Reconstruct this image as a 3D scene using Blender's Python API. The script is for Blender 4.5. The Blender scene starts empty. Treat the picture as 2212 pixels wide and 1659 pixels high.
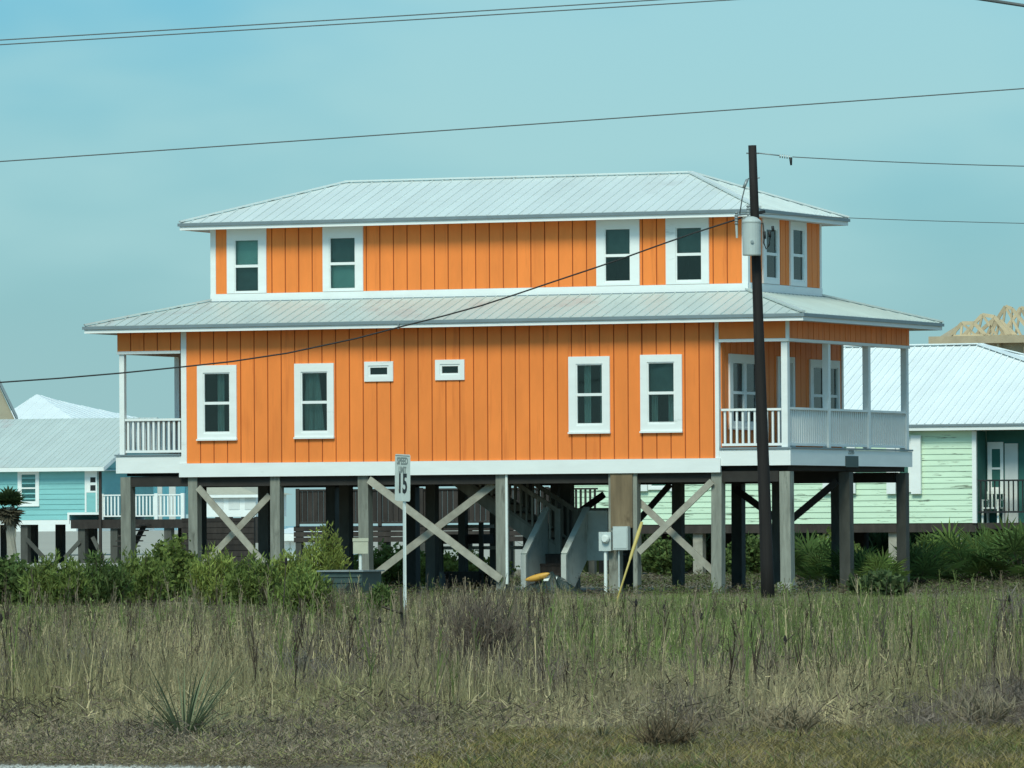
import bpy, math, random
import numpy as np
from mathutils import Vector, Matrix
random.seed(7); rng = np.random.default_rng(7)
S = bpy.context.scene; COL = S.collection
R = math.radians

# ------------------------------------------------------------------ camera
EYE = 1.4; FPX = 14657.0; CX, CY = 1106.0, 829.5; PITCH = math.atan((1133-CY)/FPX); ROLL = 0.006
cp, sp = math.cos(PITCH), math.sin(PITCH); cr, sr = math.cos(ROLL), math.sin(ROLL)
def pitchv(v): return Vector((v[0], cp*v[1]-sp*v[2], sp*v[1]+cp*v[2]))
cd = bpy.data.cameras.new('camera'); cam = bpy.data.objects.new('camera', cd); COL.objects.link(cam)
cd.sensor_width = 36; cd.lens = FPX/2212*36; cd.clip_start = 1; cd.clip_end = 60000
rv = pitchv((cr, 0, -sr)); uv = pitchv((sr, 0, cr)); fv = pitchv((0, 1, 0))
m3 = Matrix((rv, uv, -fv)).transposed()
cam.matrix_world = Matrix.Translation((0, 0, EYE)) @ m3.to_4x4()
S.camera = cam
# ------------------------------------------------------------------ world and sun
W = bpy.data.worlds.new('World'); S.world = W; W.use_nodes = True
nt = W.node_tree; nt.nodes.clear()
def wn(t, **k):
    n = nt.nodes.new(t)
    for a, b in k.items(): setattr(n, a, b)
    return n
SUN_EL, SUN_AZ = R(46), R(-14)     # azimuth measured from behind the camera, sun to its left
sunvec = Vector((math.sin(SUN_AZ)*math.cos(SUN_EL), -math.cos(SUN_AZ)*math.cos(SUN_EL), math.sin(SUN_EL)))
sky = wn('ShaderNodeTexSky', sky_type='NISHITA'); sky.sun_disc = False
sky.sun_elevation = SUN_EL; sky.sun_rotation = math.atan2(sunvec.x, sunvec.y)
sky.air_density = 1.0; sky.dust_density = 2.0; sky.ozone_density = 2.0
tc = wn('ShaderNodeTexCoord'); mp = wn('ShaderNodeMapping'); mp.inputs['Scale'].default_value = (9, 9, 26)
mp.inputs['Rotation'].default_value = (0, R(14), 0)
nz = wn('ShaderNodeTexNoise'); nz.inputs['Scale'].default_value = 1.0; nz.inputs['Detail'].default_value = 4; nz.inputs['Roughness'].default_value = .45
rp = wn('ShaderNodeValToRGB'); rp.color_ramp.elements[0].position = .40; rp.color_ramp.elements[1].position = .64
rp.color_ramp.interpolation = 'EASE'
hs = wn('ShaderNodeMixRGB', blend_type='MULTIPLY'); hs.inputs[0].default_value = 1; hs.inputs[2].default_value = (.275, .765, .99, 1)
cl = wn('ShaderNodeMixRGB'); cl.inputs[2].default_value = (3.1, 5.05, 5.1, 1)
ml = wn('ShaderNodeMath', operation='MULTIPLY_ADD'); ml.inputs[1].default_value = .55; ml.inputs[2].default_value = .12
bg = wn('ShaderNodeBackground'); bg.inputs['Strength'].default_value = .078
out = wn('ShaderNodeOutputWorld'); L = nt.links.new
L(tc.outputs['Generated'], mp.inputs[0]); L(mp.outputs[0], nz.inputs['Vector']); L(nz.outputs['Fac'], rp.inputs[0])
L(rp.outputs[0], ml.inputs[0]); L(ml.outputs[0], cl.inputs[0])
sx = wn('ShaderNodeSeparateXYZ'); hz_ = wn('ShaderNodeMapRange'); hz_.inputs[1].default_value = 0; hz_.inputs[2].default_value = .09; hz_.inputs[3].default_value = .62; hz_.inputs[4].default_value = 0.0; hz_.interpolation_type = 'SMOOTHSTEP'
hm_ = wn('ShaderNodeMixRGB'); hm_.inputs[2].default_value = (3.3, 5.2, 5.25, 1)   # pale haze that thickens towards the horizon all round
L(tc.outputs['Generated'], sx.inputs[0]); L(sx.outputs['Z'], hz_.inputs[0]); L(hz_.outputs[0], hm_.inputs[0])
L(sky.outputs[0], hs.inputs[1]); L(hs.outputs[0], cl.inputs[1]); L(cl.outputs[0], hm_.inputs[1]); L(hm_.outputs[0], bg.inputs[0]); L(bg.outputs[0], out.inputs[0])
sd = bpy.data.lights.new('sun', 'SUN'); sd.energy = 1.5; sd.angle = R(20); sd.color = (1, .99, .80)
sun = bpy.data.objects.new('sun', sd); COL.objects.link(sun); sun.location = (0, 0, 60)
sun.rotation_euler = (-sunvec).to_track_quat('-Z', 'Y').to_euler()
S.view_settings.view_transform = 'Standard'; S.view_settings.look = 'None'
S.view_settings.exposure = 0.84; S.view_settings.gamma = 1; S.view_settings.use_curve_mapping = False

# ------------------------------------------------------------------ pixel to place helpers (2212 px wide picture)
def ray(x, y):
    dx, dy = x-CX, -(y-CY)
    return pitchv((cr*dx+sr*dy, FPX, -sr*dx+cr*dy))
CAM = Vector((0, 0, EYE))
def ongnd(x, y, z=0.0):
    r = ray(x, y); t = (z-EYE)/r.z; return CAM+r*t
def atd(x, y, d):
    r = ray(x, y); return CAM+r*(d/r.y)
YAW = R(23)
class Frame:
    def __init__(s, px, dist, a=YAW):
        s.O = atd(px, 1005, dist); s.O.z = 0; s.a = a
        s.U = Vector((math.cos(a), -math.sin(a), 0)); s.V = Vector((math.sin(a), math.cos(a), 0))
    def onv(s, x, y, v=0.0):
        r = ray(x, y); t = (v-(CAM-s.O).dot(s.V))/r.dot(s.V); p = CAM+r*t-s.O; return p.dot(s.U), p.z
    def onu(s, x, y, u=0.0):
        r = ray(x, y); t = (u-(CAM-s.O).dot(s.U))/r.dot(s.U); p = CAM+r*t-s.O; return p.dot(s.V), p.z
    def thing(s, name, label, cat, group=None):
        return thing(name, label, cat, s.O, -s.a, group)

# ------------------------------------------------------------------ object helpers
def tag(o, label=None, cat=None, group=None, kind=None):
    if label: o['label'] = label
    if cat: o['category'] = cat
    if group: o['group'] = group
    if kind: o['kind'] = kind
    return o
def thing(name, label, cat, loc=(0, 0, 0), rz=0.0, group=None):
    o = bpy.data.objects.new(name, None); COL.objects.link(o); o.empty_display_size = .2
    o.location = loc; o.rotation_euler = (0, 0, rz); return tag(o, label, cat, group)
class MB:
    def __init__(s): s.v = []; s.f = []
    def box(s, x0, x1, y0, y1, z0, z1):
        b = len(s.v)
        s.v += [(x0,y0,z0),(x1,y0,z0),(x1,y1,z0),(x0,y1,z0),(x0,y0,z1),(x1,y0,z1),(x1,y1,z1),(x0,y1,z1)]
        s.f += [tuple(b+i for i in q) for q in ((0,3,2,1),(4,5,6,7),(0,1,5,4),(1,2,6,5),(2,3,7,6),(3,0,4,7))]
        return s
    def bar(s, a, b, w, h, up=(0, 0, 1)):
        a = Vector(a); b = Vector(b); d = (b-a).normalized(); up = Vector(up)
        if abs(d.dot(up)) > .999: up = Vector((0, 1, 0))
        x = d.cross(up).normalized(); z = x.cross(d)
        n = len(s.v)
        for p in (a, b):
            for i, j in ((-1,-1),(1,-1),(1,1),(-1,1)): s.v.append(tuple(p+x*(i*w/2)+z*(j*h/2)))
        s.f += [tuple(n+i for i in q) for q in ((0,1,2,3),(7,6,5,4),(0,4,5,1),(1,5,6,2),(2,6,7,3),(3,7,4,0))]
        return s
    def tube(s, pts, rad, n=8, caps=True):
        pts = [Vector(p) for p in pts]; b0 = len(s.v); rs = rad if isinstance(rad, (list, tuple)) else [rad]*len(pts)
        for i, p in enumerate(pts):
            d = (pts[min(i+1, len(pts)-1)]-pts[max(i-1, 0)]).normalized()
            x = d.cross(Vector((0, 0, 1)))
            if x.length < .05: x = d.cross(Vector((0, 1, 0)))
            x.normalize(); y = x.cross(d)
            for k in range(n):
                t = 2*math.pi*k/n; s.v.append(tuple(p+x*(math.cos(t)*rs[i])+y*(math.sin(t)*rs[i])))
        for i in range(len(pts)-1):
            for k in range(n):
                a = b0+i*n+k; c = b0+i*n+(k+1) % n; s.f.append((a, c, c+n, a+n))
        if caps: s.f.append(tuple(b0+k for k in range(n))[::-1]); s.f.append(tuple(b0+(len(pts)-1)*n+k for k in range(n)))
        return s
    def prism(s, poly, d):
        n = len(poly); b = len(s.v); d = Vector(d)
        s.v += [tuple(p) for p in poly]+[tuple(Vector(p)+d) for p in poly]
        s.f.append(tuple(range(b, b+n))[::-1]); s.f.append(tuple(range(b+n, b+2*n)))
        for i in range(n):
            j = (i+1) % n; s.f.append((b+i, b+j, b+n+j, b+n+i))
        return s
    def lathe(s, c, prof, n=16):
        b = len(s.v)
        for r, z in prof:
            for k in range(n):
                t = 2*math.pi*k/n; s.v.append((c[0]+r*math.cos(t), c[1]+r*math.sin(t), c[2]+z))
        for i in range(len(prof)-1):
            for k in range(n):
                a = b+i*n+k; c2 = b+i*n+(k+1) % n; s.f.append((a, c2, c2+n, a+n))
        s.f.append(tuple(b+k for k in range(n))[::-1]); s.f.append(tuple(b+(len(prof)-1)*n+k for k in range(n)))
        return s
    def tri(s, a, b, c):
        n = len(s.v); s.v += [tuple(a), tuple(b), tuple(c)]; s.f.append((n, n+1, n+2)); return s
    def quad(s, a, b, c, d):
        n = len(s.v); s.v += [tuple(a), tuple(b), tuple(c), tuple(d)]; s.f.append((n, n+1, n+2, n+3)); return s
    def mesh(s, name, mat, smooth=False):
        me = bpy.data.meshes.new(name); me.from_pydata(s.v, [], s.f); me.materials.append(mat)
        if smooth: me.polygons.foreach_set('use_smooth', [True]*len(me.polygons))
        me.update(); return me
    def build(s, name, mat, parent=None, smooth=False, **k):
        o = bpy.data.objects.new(name, s.mesh(name, mat, smooth)); COL.objects.link(o)
        if parent: o.parent = parent
        return tag(o, **k)
_cube = {}
def piece(name, mat, parent, x0, x1, y0, y1, z0, z1, **k):
    if mat.name not in _cube: _cube[mat.name] = MB().box(-.5, .5, -.5, .5, -.5, .5).mesh('unit_board', mat)
    o = bpy.data.objects.new(name, _cube[mat.name]); COL.objects.link(o); o.parent = parent
    o.location = ((x0+x1)/2, (y0+y1)/2, (z0+z1)/2); o.scale = (x1-x0, y1-y0, z1-z0); return tag(o, **k)
def stick(name, mat, parent, a, b, w, h, up=(0, 0, 1)):   # one straight plank of its own
    return MB().bar(a, b, w, h, up).build(name, mat, parent)

# ------------------------------------------------------------------ materials
def mat(name, col, rough=.7, metal=0.0, var=.12, scale=(3, 3, 3), rnd=.06, bump=0.0, stain=None, stain_amt=0.0, stain_scale=(1, 1, 4), spec=.4, grain=None):
    m = bpy.data.materials.new(name); m.use_nodes = True; n = m.node_tree; b = n.nodes['Principled BSDF']
    b.inputs['Roughness'].default_value = rough; b.inputs['Metallic'].default_value = metal; b.inputs['Specular IOR Level'].default_value = spec
    g = n.nodes.new('ShaderNodeNewGeometry'); mp = n.nodes.new('ShaderNodeMapping'); mp.inputs['Scale'].default_value = scale
    nz = n.nodes.new('ShaderNodeTexNoise'); nz.inputs['Scale'].default_value = 1; nz.inputs['Detail'].default_value = 6; nz.inputs['Roughness'].default_value = .6
    n.links.new(g.outputs['Position'], mp.inputs[0]); n.links.new(mp.outputs[0], nz.inputs['Vector'])
    mr = n.nodes.new('ShaderNodeMapRange'); mr.inputs[1].default_value = .25; mr.inputs[2].default_value = .75
    mr.inputs[3].default_value = 1-var; mr.inputs[4].default_value = 1+var
    n.links.new(nz.outputs['Fac'], mr.inputs[0])
    oi = n.nodes.new('ShaderNodeObjectInfo'); mr2 = n.nodes.new('ShaderNodeMapRange'); mr2.inputs[3].default_value = 1-rnd; mr2.inputs[4].default_value = 1+rnd
    n.links.new(oi.outputs['Random'], mr2.inputs[0])
    mu = n.nodes.new('ShaderNodeMath'); mu.operation = 'MULTIPLY'; n.links.new(mr.outputs[0], mu.inputs[0]); n.links.new(mr2.outputs[0], mu.inputs[1])
    vm = n.nodes.new('ShaderNodeVectorMath'); vm.operation = 'SCALE'; vm.inputs[0].default_value = col; n.links.new(mu.outputs[0], vm.inputs['Scale'])
    src = vm.outputs[0]
    if stain:
        mp2 = n.nodes.new('ShaderNodeMapping'); mp2.inputs['Scale'].default_value = stain_scale; mp2.inputs['Location'].default_value = (3.3, 1.7, 9.1)
        n2 = n.nodes.new('ShaderNodeTexNoise'); n2.inputs['Scale'].default_value = 1; n2.inputs['Detail'].default_value = 5; n2.inputs['Roughness'].default_value = .65
        n.links.new(g.outputs['Position'], mp2.inputs[0]); n.links.new(mp2.outputs[0], n2.inputs['Vector'])
        rr = n.nodes.new('ShaderNodeMapRange'); rr.inputs[1].default_value = .66-.3*stain_amt; rr.inputs[2].default_value = .74-.2*stain_amt; n.links.new(n2.outputs['Fac'], rr.inputs[0])
        mx = n.nodes.new('ShaderNodeMixRGB'); mx.inputs[2].default_value = (*stain, 1); n.links.new(rr.outputs[0], mx.inputs[0]); n.links.new(src, mx.inputs[1]); src = mx.outputs[0]
    n.links.new(src, b.inputs['Base Color'])
    if bump:
        bp = n.nodes.new('ShaderNodeBump'); bp.inputs['Strength'].default_value = bump; bp.inputs['Distance'].default_value = .01
        n.links.new(nz.outputs['Fac'], bp.inputs['Height']); n.links.new(bp.outputs[0], b.inputs['Normal'])
    return m
def mat_attr(name, rough=.85, sub=0.0):
    m = bpy.data.materials.new(name); m.use_nodes = True; n = m.node_tree; b = n.nodes['Principled BSDF']
    a = n.nodes.new('ShaderNodeAttribute'); a.attribute_name = 'Col'; n.links.new(a.outputs['Color'], b.inputs['Base Color'])
    b.inputs['Roughness'].default_value = rough; b.inputs['Specular IOR Level'].default_value = .2
    if sub:
        tr = n.nodes.new('ShaderNodeBsdfTranslucent'); n.links.new(a.outputs['Color'], tr.inputs['Color']); mx = n.nodes.new('ShaderNodeMixShader')
        mx.inputs[0].default_value = sub; n.links.new(b.outputs[0], mx.inputs[1]); n.links.new(tr.outputs[0], mx.inputs[2]); n.links.new(mx.outputs[0], n.nodes['Material Output'].inputs[0])
    return m
M = dict(
 orange=mat('orange_paint', (.87, .232, .042), .6, var=.10, scale=(2.5, 2.5, .8), rnd=.045, bump=.15, stain=(.76, .19, .034), stain_amt=.3, stain_scale=(5, 5, .35)),
 groove=mat('orange_groove', (.40, .10, .022), .8),
 white=mat('white_paint', (.80, .82, .80), .5, var=.05, scale=(1.5, 1.5, 5), rnd=.02, stain=(.55, .58, .55), stain_amt=.05, stain_scale=(.7, .7, 3)),
 stair=mat('stair_timber', (.22, .22, .19), .85, var=.3, scale=(6, 6, 2), rnd=.2, bump=.4),
 shadewhite=mat('shade_toned_white_paint', (.50, .53, .49), .7, var=.1, scale=(3, 3, 6), stain=(.36, .38, .34), stain_amt=.3, stain_scale=(4, 4, 2)),  # white paint toned down to put the under-house shade into the stair panels
 soffit=mat('soffit_paint', (.62, .64, .62), .7, var=.06),
 roof=mat('galvalume_roof', (.66, .71, .69), .45, .12, var=.06, scale=(.8, .8, .8), rnd=.035, stain=(.60, .63, .61), stain_amt=.15, stain_scale=(.5, .5, .5)),
 rooflow=mat('weathered_galvalume', (.54, .60, .57), .5, .15, var=.07, scale=(.8, .8, .8), rnd=.03, stain=(.50, .48, .46), stain_amt=.3, stain_scale=(.35, .35, .35)),
 roof2=mat('white_metal_roof', (.80, .84, .84), .4, .1, var=.05, scale=(.8, .8, .8), rnd=.02),
 drip=mat('drip_edge', (.22, .27, .29), .5, .3, var=.1),
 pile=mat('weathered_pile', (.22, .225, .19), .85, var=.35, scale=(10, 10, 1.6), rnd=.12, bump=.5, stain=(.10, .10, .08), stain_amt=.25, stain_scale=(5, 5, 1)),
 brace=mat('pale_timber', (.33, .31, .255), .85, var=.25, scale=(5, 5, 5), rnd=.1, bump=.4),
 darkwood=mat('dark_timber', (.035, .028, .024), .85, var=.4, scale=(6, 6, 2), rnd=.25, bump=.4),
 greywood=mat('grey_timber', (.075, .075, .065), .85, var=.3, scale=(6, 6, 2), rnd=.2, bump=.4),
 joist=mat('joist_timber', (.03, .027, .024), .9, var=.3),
 ply=mat('brown_plywood', (.20, .145, .085), .85, var=.35, scale=(5, 5, .8), rnd=.05, bump=.4, stain=(.10, .07, .04), stain_amt=.3, stain_scale=(3, 3, 1.5)),
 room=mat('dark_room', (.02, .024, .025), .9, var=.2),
 curtain=mat('grey_curtain', (.45, .50, .46), .9, var=.25, scale=(20, 20, 1)),
 shade=mat('green_grey_shade', (.62, .86, .78), .9, var=.12, scale=(3, 3, 3)),
 shade2=mat('dark_shade', (.16, .22, .215), .9, var=.2, scale=(3, 3, 3)),
 pole=mat('creosote_pole', (.014, .011, .010), .8, var=.5, scale=(18, 18, 1.2), bump=.6, stain=(.045, .040, .036), stain_amt=.2, stain_scale=(9, 9, .7)),
 can=mat('grey_painted_steel', (.50, .55, .53), .45, .1, var=.08, scale=(4, 4, 4), stain=(.30, .32, .31), stain_amt=.2, stain_scale=(4, 4, 4)),
 steel=mat('galvanised_steel', (.32, .36, .36), .5, .5, var=.15, scale=(8, 8, 8)),
 wire=mat('wire_metal', (.11, .12, .12), .6, .2, var=.1),
 rubber=mat('black_rubber', (.015, .017, .018), .6, var=.1),
 pvc=mat('white_pvc', (.72, .76, .72), .4, var=.05),
 cream=mat('cream_box', (.50, .50, .38), .6, var=.1, scale=(6, 6, 6)),
 yellow=mat('yellow_plastic', (.52, .40, .12), .5, var=.15, scale=(6, 6, 6)),
 kayak=mat('orange_yellow_plastic', (.62, .33, .06), .4, var=.1),
 tarp=mat('dark_green_plastic', (.02, .035, .032), .45, var=.3),
 teal=mat('turquoise_siding', (.22, .50, .50), .6, var=.07, scale=(1, 1, 5), rnd=.03),
 blue=mat('blue_paint', (.10, .32, .40), .6, var=.1, scale=(3, 3, 1)),
 green=mat('mint_siding', (.60, .76, .58), .65, var=.08, scale=(.8, .8, 4), rnd=.035, stain=(.12, .15, .10), stain_amt=.27, stain_scale=(1.3, 1.3, 10)),
 dkteal=mat('dark_teal_wall', (.03, .13, .11), .7, var=.15),
 tan=mat('tan_siding', (.38, .34, .25), .7, var=.1), tanroof=mat('tan_shingle', (.42, .40, .32), .8, var=.1),
 lumber=mat('fresh_lumber', (.50, .40, .26), .8, var=.2, scale=(2, 2, 2), rnd=.15), lumber2=mat('plywood_sheathing', (.42, .34, .23), .8, var=.15),
 signw=mat('sign_white', (.66, .70, .64), .5, var=.08, scale=(8, 8, 8), stain=(.45, .44, .36), stain_amt=.15, stain_scale=(7, 7, 7)),
 black=mat('sign_black', (.02, .022, .022), .6), faded=mat('faded_print', (.26, .29, .27), .7, var=.4, scale=(30, 30, 30)),
 plaque=mat('dark_green_plaque', (.045, .075, .07), .5),
 concrete=mat('concrete', (.34, .33, .29), .9, var=.15), stone=mat('rock', (.36, .35, .30), .9, var=.25, scale=(9, 9, 9)),
)
def glass():
    m = bpy.data.materials.new('window_glass'); m.use_nodes = True; n = m.node_tree; n.nodes.remove(n.nodes['Principled BSDF'])
    t = n.nodes.new('ShaderNodeBsdfTransparent'); t.inputs[0].default_value = (.75, .86, .84, 1)
    g = n.nodes.new('ShaderNodeBsdfGlossy'); g.inputs['Roughness'].default_value = .04
    fr = n.nodes.new('ShaderNodeFresnel'); fr.inputs[0].default_value = 1.52; mx = n.nodes.new('ShaderNodeMixShader')
    n.links.new(fr.outputs[0], mx.inputs[0]); n.links.new(t.outputs[0], mx.inputs[1]); n.links.new(g.outputs[0], mx.inputs[2])
    n.links.new(mx.outputs[0], n.nodes['Material Output'].inputs[0]); return m
M['glass'] = glass()

# ------------------------------------------------------------------ ground
def ground_mat():
    m = mat('soil_and_litter', (.19, .155, .10), .95, var=.45, scale=(1.2, 1.2, 1.2), bump=.6, stain=(.24, .20, .13), stain_amt=.4, stain_scale=(.35, .35, .35)); return m
M['soil'] = ground_mat()
M['sand'] = mat('pale_sand', (.40, .37, .31), .95, var=.12, scale=(.05, .3, 1), stain=(.30, .29, .25), stain_amt=.4, stain_scale=(.02, .12, 1))
M['lot'] = mat('packed_sand_lot', (.10, .088, .066), .95, var=.3, scale=(2, 2, 2), bump=.4, stain=(.06, .055, .042), stain_amt=.5, stain_scale=(.8, .8, .8))
M['shell'] = mat('shell_gravel', (.50, .49, .44), .9, var=.35, scale=(30, 30, 30), bump=.8)
M['sea'] = mat('sea_water', (.22, .33, .34), .25, var=.1, scale=(.01, .05, 1))
def sheet(name, pts, z, m):
    b = MB(); b.v = [(x, y, z) for x, y in pts]; b.f = [tuple(range(len(pts)))]
    return b.build(name, m, kind='structure')
sheet('ground', [(-30000, -200), (30000, -200), (30000, 40000), (-30000, 40000)], 0, M['soil'])
sheet('sand_flat', [(-600, 215), (600, 205), (4000, 2500), (-4000, 2500)], .006, M['sand'])
sheet('sea', [(-30000, 2480), (30000, 2480), (30000, 39000), (-30000, 39000)], .02, M['sea'])
HF = Frame(1705, 134.)
def hw(u, v, z=0): return HF.O+HF.U*u+HF.V*v+Vector((0, 0, z))
lot = [hw(-10.5, -.5), hw(-4.2, -.3), hw(-3.2, 3), hw(-3.4, 9), hw(-12, 10), hw(-11.5, 4)]
sheet('packed_lot', [(p.x, p.y) for p in lot], .005, M['lot'])
gv = [(-4.2, 36), (-1.2, 36), (-1.45, 38.9), (-1.8, 39.25), (-2.1, 39.35), (-2.5, 39.7), (-2.9, 39.75), (-3.3, 40.1), (-4.4, 40.6)]
sheet('gravel_verge', gv, .005, M['shell'])

# ------------------------------------------------------------------ wall helpers
def subtract(a, b, holes):      # z-interval minus list of z-intervals
    r = [(a, b)]
    for h0, h1 in holes:
        q = []
        for x, y in r:
            if h1 <= x or h0 >= y: q.append((x, y)); continue
            if h0 > x: q.append((x, h0))
            if h1 < y: q.append((h1, y))
        r = q
    return [t for t in r if t[1]-t[0] > .012]
def plane_box(pl, c, s0, s1, z0, z1, d0, d1):   # pl 'f': plane y=c facing -y ; 's': plane x=c facing +x ; d = distance outward
    if pl == 'f': return (s0, s1, c-d1, c-d0, z0, z1)
    return (c+d0, c+d1, s0, s1, z0, z1)
def wall(parent, name, pl, c, s0, s1, z0, z1, holes=(), board=.305, gap=.025, off=None, mb=None, mg=None, thick=.018):
    mb = mb or M['orange']; mg = mg or M['groove']
    b = MB(); xs = sorted({s0, s1, *[min(max(v, s0), s1) for h in holes for v in h[:2]]})
    for a, e in zip(xs[:-1], xs[1:]):
        if e-a < .002: continue
        mid = (a+e)/2; hh = [(h[2], h[3]) for h in holes if h[0] < mid < h[1]]
        for q0, q1 in subtract(z0, z1, hh): b.box(*plane_box(pl, c, a, e, q0, q1, -.10, 0))
    w = b.build(name, mg, parent)
    k = s0+(board if off is None else off)
    edges = [s0]
    while k < s1-.03: edges.append(k); k += board
    edges.append(s1)
    for i in range(len(edges)-1):
        a = edges[i]+(gap/2 if i else 0); e = edges[i+1]-(gap/2 if i < len(edges)-2 else 0)
        cuts = sorted({a, e, *[v for h in holes for v in h[:2] if a < v < e]})
        for p, q in zip(cuts[:-1], cuts[1:]):
            if q-p < .012: continue
            mid = (p+q)/2; hh = [(h[2], h[3]) for h in holes if h[0] < mid < h[1]]
            for r0, r1 in subtract(z0, z1, hh):
                piece('board', mb, w, *plane_box(pl, c, p, q, r0+.002, r1-.002, .001, thick))
    return w
def wavy(pl, c, s0, s1, z0, z1, d, amp, nw, flare=0.0):
    b = MB(); n = max(6, int(nw*6)); row = []
    for i in range(n+1):
        t = i/n; sh = amp*math.sin(t*nw*2*math.pi)
        s = s0+(s1-s0)*t
        for z, fl in ((z0, flare), (z1, 0)):
            x = s+fl*(t-.5); dd = d+sh
            b.v.append((x, c-dd, z) if pl == 'f' else (c+dd, x, z))
    for i in range(n): b.f.append((2*i, 2*i+2, 2*i+3, 2*i+1))
    return b
def window(parent, pl, c, s0, s1, z0, z1, g=None, sill=True, upper='dark', lower='dark', curt=(), white=None, proud=.035, rail=True, ztop=None, name='window', label=None, mull=False):
    """outer casing rectangle s0..s1, z0..z1; g = glass rectangle"""
    white = white or M['white']; g0, g1, h0, h1 = g
    P = lambda *a: plane_box(pl, c, *a)
    b = MB(); e = .0
    b.box(*P(s0, g0, z0, z1, -.02, proud)); b.box(*P(g1, s1, z0, z1, -.02, proud))
    b.box(*P(g0, g1, h1, z1, -.02, proud)); b.box(*P(g0, g1, z0, h0, -.02, proud))
    w = b.build(name, white, parent, label=label)
    fw = .024                                     # sash frame, recessed
    f = MB(); f.box(*P(g0, g0+fw, h0, h1, -.03, proud-.018)); f.box(*P(g1-fw, g1, h0, h1, -.03, proud-.018))
    f.box(*P(g0+fw, g1-fw, h0, h0+fw+.02, -.03, proud-.018)); f.box(*P(g0+fw, g1-fw, h1-fw, h1, -.03, proud-.018))
    f.build('sash_frame', white, w)
    hm = (h0+h1)/2
    if rail: piece('meeting_rail', white, w, *P(g0+fw, g1-fw, hm-.028, hm+.028, -.03, proud-.012))
    if mull: piece('mullion', white, w, *P((g0+g1)/2-.07, (g0+g1)/2+.07, h0+fw+.02, h1-fw, -.03, proud-.005))
    for q0, q1 in (((h0+fw, hm), (hm, h1-fw)) if rail else ((h0+fw, h1-fw),)):
        gb = MB().box(*P(g0+fw-.004, g1-fw+.004, q0, q1, -.014, -.010)); gb.build('pane', M['glass'], w)
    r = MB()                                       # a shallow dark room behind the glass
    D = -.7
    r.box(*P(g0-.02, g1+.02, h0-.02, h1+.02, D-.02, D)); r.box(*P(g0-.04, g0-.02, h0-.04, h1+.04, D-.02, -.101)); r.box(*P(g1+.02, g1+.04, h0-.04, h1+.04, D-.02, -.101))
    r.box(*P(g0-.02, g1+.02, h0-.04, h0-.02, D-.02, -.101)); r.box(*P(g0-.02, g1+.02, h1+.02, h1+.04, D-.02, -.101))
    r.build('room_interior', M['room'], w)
    mm = {'light': M['shade'], 'mid': M['shade2']}
    for kind, (q0, q1) in ((upper, (hm, h1+.02)), (lower, (h0-.02, hm))):
        if kind in mm: piece('shade', mm[kind], w, *P(g0-.015, g1+.015, q0+.001, q1-.001, -.12, -.11))
    for a, e2, fl in curt:
        wavy(pl, c, g0+(g1-g0)*a, g0+(g1-g0)*e2, h0, h1, -.2, .02, 4*(e2-a)*2, fl).build('curtain', M['curtain'], w, smooth=True)
    if sill: piece('sill', white, w, *P(s0-.01, s1+.01, z0-.035, z0-.001, -.02, proud+.03))
    return w

# roof faces cut into strips with raised ribs
def clip(poly, ax, k, keep_gt):
    o = []
    for i in range(len(poly)):
        a, b = poly[i], poly[(i+1) % len(poly)]; da = (a[ax]-k)*(1 if keep_gt else -1); db = (b[ax]-k)*(1 if keep_gt else -1)
        if da >= 0: o.append(a)
        if (da >= 0) != (db >= 0):
            t = da/(da-db); o.append((a[0]+(b[0]-a[0])*t, a[1]+(b[1]-a[1])*t))
    return o
def roof_face(parent, poly, e, w, m, th=.03, single=True, rib=.013, ribw=.024, name='roof_panel'):
    P = [Vector(p) for p in poly]; e = Vector(e).normalized(); n = (P[1]-P[0]).cross(P[2]-P[1]).normalized()
    if n.z < 0: n = -n
    s = n.cross(e); O = P[0]; p2 = [((p-O).dot(e), (p-O).dot(s)) for p in P]
    k0 = math.floor(min(p[0] for p in p2)/w); k1 = math.ceil(max(p[0] for p in p2)/w); allb = MB(); cnt = 0
    for k in range(k0, k1):
        q = clip(clip(p2, 0, k*w, True), 0, (k+1)*w, False)
        if len(q) < 3 or abs(sum(q[i][0]*q[(i+1) % len(q)][1]-q[(i+1) % len(q)][0]*q[i][1] for i in range(len(q))))/2 < .004: continue
        b = MB() if single else allb
        to3 = lambda t, h: O+e*t[0]+s*t[1]+n*h
        b.prism([to3(t, -th) for t in q], n*th)
        for c0 in (k*w,):
            r = clip(clip(p2, 0, c0, True), 0, c0+ribw, False)
            if len(r) >= 3: b.prism([to3(t, .001) for t in r], n*rib)
        if single: b.build(name, m, parent)
    if not single: allb.build('back_roof_panels', m, parent, kind='stuff')
def rail_run(parent, pl, c, s0, s1, z0, z1, m, step=.12, bw=.04, t=.04, name='railing', single=True, posts=()):
    """z0 bottom rail underside, z1 top of the handrail"""
    P = lambda a, b, q, r, d0, d1: plane_box(pl, c, a, b, q, r, d0, d1)
    top = MB().box(*P(s0, s1, z1-.045, z1, -.05, .05)).build(name, m, parent)
    piece('bottom_rail', m, top, *P(s0, s1, z0, z0+.05, -.022, .022))
    n = int((s1-s0)/step); bb = MB()
    for i in range(n):
        x = s0+(i+.5)*(s1-s0)/n
        a = P(x-bw/2, x+bw/2, z0+.051, z1-.046, -t/2, t/2)
        if single: piece('baluster', m, top, *a)
        else: bb.box(*a)
    if not single: bb.build('balusters', m, top, kind='stuff')
    return top

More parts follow.
